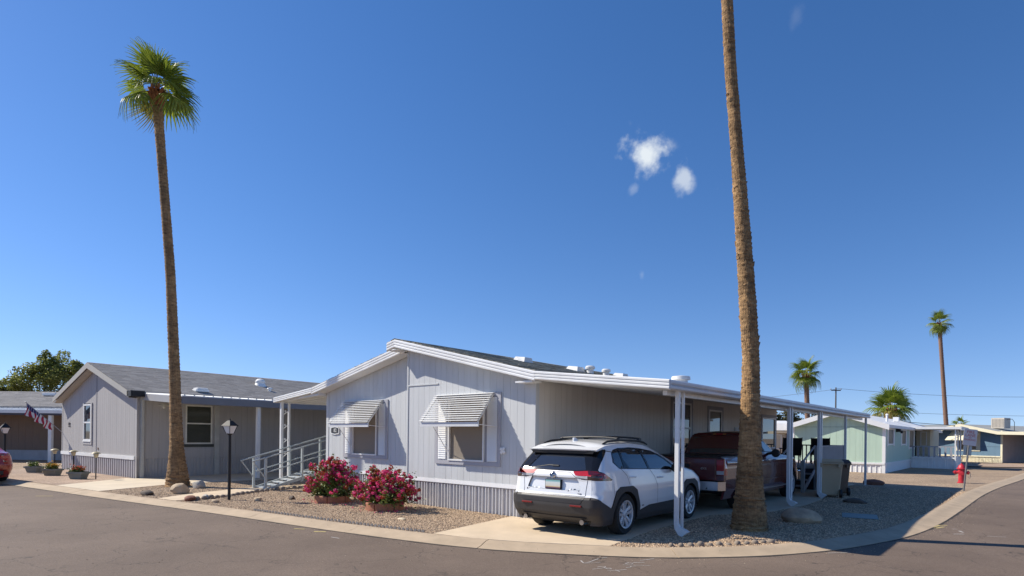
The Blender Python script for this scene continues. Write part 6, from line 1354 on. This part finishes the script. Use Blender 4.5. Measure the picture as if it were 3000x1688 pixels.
# deck with steps under the end of the carport
DK=thing('deck','raised grey deck with picket railing and steps under the carport end','deck',(1.1,13.5,0)); dm=M('grey_deck_paint',(.30,.30,.31),.65,.08); dm2=M('grey_picket',(.36,.36,.37),.65,.08)
def dk(o): o.parent=DK; o.matrix_parent_inverse=Matrix.Translation((-1.1,-13.5,0)); return o
for k in range(26): dk(MB().box(.05,2.25,12.0+k*.148,12.14+k*.148,.70,.735).build('deck_board',dm,None))
dk(MB().box(.05,2.22,12.02,15.8,.0,.69).build('deck_skirt',M('dark_blue_skirt',(.03,.035,.05),.8),None))
for x,y in ((2.22,12.0),(2.22,15.80),(.1,15.80),(1.4,12.0)): dk(MB().box(x-.045,x+.045,y-.045,y+.045,0 if x>2 else .7,1.47).build('newel_post',dm2,None))
dk(MB().box(2.19,2.25,12.05,15.8,1.42,1.465).build('handrail',dm2,None)); dk(MB().box(.1,2.2,15.77,15.83,1.42,1.465).build('handrail',M('dark_rail',(.08,.075,.08),.6),None)); dk(MB().box(2.20,2.24,12.05,15.8,.80,.84).build('bottom_rail',dm2,None))
for k in range(44): dk(MB().box(2.205,2.235,12.09+k*.084,12.145+k*.084,.80,1.42).build('picket',dm2,None))
for k in range(14): dk(MB().box(.2+k*.145,.235+k*.145,15.785,15.815,.74,1.42).build('picket',M('dark_rail',(.08,.075,.08)),None))
for k in range(3): dk(MB().box(1.45,2.15,10.85+k*.38,11.21+k*.38,.16+k*.18,.20+k*.18).build('tread',dm,None))
for x in (1.42,2.18):
    dk(MB().prism([(x,10.75,0),(x,12.0,.60),(x,12.0,.72),(x,10.75,.16)],(.035,0,0)).build('stringer',dm2,None)); dk(MB().tube([(x,10.62,.95),(x,12.0,1.45)],.03,8).build('handrail',dm2,None))
dk(MB().box(2.14,2.24,10.6,10.70,0,1.0).build('newel_post',M('post_pale2',(.50,.51,.50),.6),None))
def chair(label,c,rz):
    Ch=thing('folding_chair',label,'chair',(c[0],c[1],.735),R(rz)); fb=M('black_fabric',(.008,.008,.009),.9)
    MB().hexa([(-.28,-.25,.40),(.28,-.25,.40),(.28,.22,.36),(-.28,.22,.36),(-.28,-.25,.43),(.28,-.25,.43),(.28,.22,.39),(-.28,.22,.39)]).build('seat',fb,Ch); MB().hexa([(-.29,.22,.36),(.29,.22,.36),(.29,.25,.36),(-.29,.25,.36),(-.29,.38,.98),(.29,.38,.98),(.29,.41,.98),(-.29,.41,.98)]).build('backrest',fb,Ch)
    for sx in(-1,1):
        MB().tube([(sx*.30,-.28,0),(sx*.30,.24,.40),(sx*.30,.41,1.0)],.013,6).build('leg',black,Ch); MB().tube([(sx*.30,.30,0),(sx*.30,-.26,.60)],.013,6).build('leg',black,Ch); MB().box(sx*.30-.04,sx*.30+.04,-.28,.28,.59,.62).build('armrest',fb,Ch)
chair('black fabric folding chair at the head of the deck steps',(1.15,13.0),205); chair('black fabric folding chair showing over the deck pickets',(1.75,14.6),190)

# grit and leaf litter washed against the kerb and onto the asphalt
gr=np.random.default_rng(404); mbg=MB()
def grit(x,y,z,s):
    a=gr.uniform(0,6.28); ca,sa=math.cos(a)*s,math.sin(a)*s; mbg.add([(x+ca,y+sa,z),(x-sa,y+ca*.8,z),(x-ca,y-sa,z),(x+.1*s,y,z+s*.7)],[(0,1,3),(1,2,3),(2,0,3)])
for k in range(120,len(kin)-60):
    for _ in range(9):
        q=offs(k,.52+abs(gr.normal(0,.10))); grit(q.x+gr.normal(0,.1),q.y+gr.normal(0,.1),RZ+.001,gr.uniform(.004,.012))
    if gr.random()<.5: q=offs(k,gr.uniform(.02,.5)); grit(q.x,q.y,.0,gr.uniform(.005,.012))
for _ in range(900): grit(gr.uniform(-12,7),gr.uniform(-9,-1),RZ+.001,gr.uniform(.004,.011))
tag(mbg.build('road_grit',M('grit',(.12,.085,.06),.9,.2,20,c2=(.55,.44,.32),island=.95)),'scattered grit and leaf crumbs along the kerb and road edge','grit',kind='stuff')

# ================================================================== every separate piece becomes its own part
def split_loose(o):
    bm=bmesh.new(); bm.from_mesh(o.data); bm.verts.ensure_lookup_table(); seen=set(); isl=[]
    for v in bm.verts:
        if v.index in seen: continue
        st=[v]; seen.add(v.index); cur=[]
        while st:
            a=st.pop(); cur.append(a.index)
            for e in a.link_edges:
                b=e.other_vert(a)
                if b.index not in seen: seen.add(b.index); st.append(b)
        isl.append(set(cur))
    bm.free()
    if len(isl)<2: return
    me=o.data; name=o.name.split('.')[0]; co=[tuple(v.co) for v in me.vertices]; pol=[tuple(p.vertices) for p in me.polygons]; sm=[p.use_smooth for p in me.polygons]
    for n,s in enumerate(isl):
        ids=sorted(s); mp={a:b for b,a in enumerate(ids)}; F=[tuple(mp[i] for i in p) for p in pol if p[0] in s]
        m2=bpy.data.meshes.new(name); m2.from_pydata([co[i] for i in ids],[],F)
        for m in me.materials: m2.materials.append(m)
        if sm and sm[0]: m2.shade_smooth(); m2.set_sharp_from_angle(angle=R(35))
        if n==0: o.data=m2
        else:
            q=bpy.data.objects.new(name,m2); col.objects.link(q); q.parent=o.parent; q.matrix_parent_inverse=o.matrix_parent_inverse.copy(); q.location=o.location; q.rotation_euler=o.rotation_euler
            for m in o.modifiers:
                if m.type=='BEVEL': b=q.modifiers.new('bevel','BEVEL'); b.width=m.width; b.segments=2; b.limit_method='ANGLE'; b.angle_limit=R(40)
for o in list(bpy.data.objects):
    if o.type=='MESH' and o.name.split('.')[0] in ('corner_trim','siding_board','sill_cladding','back_wall','bed_corner','reveal','window_surround','bumper','wheel_arch','scroll','shutter','solid_core','roof','window_pillar'): split_loose(o)
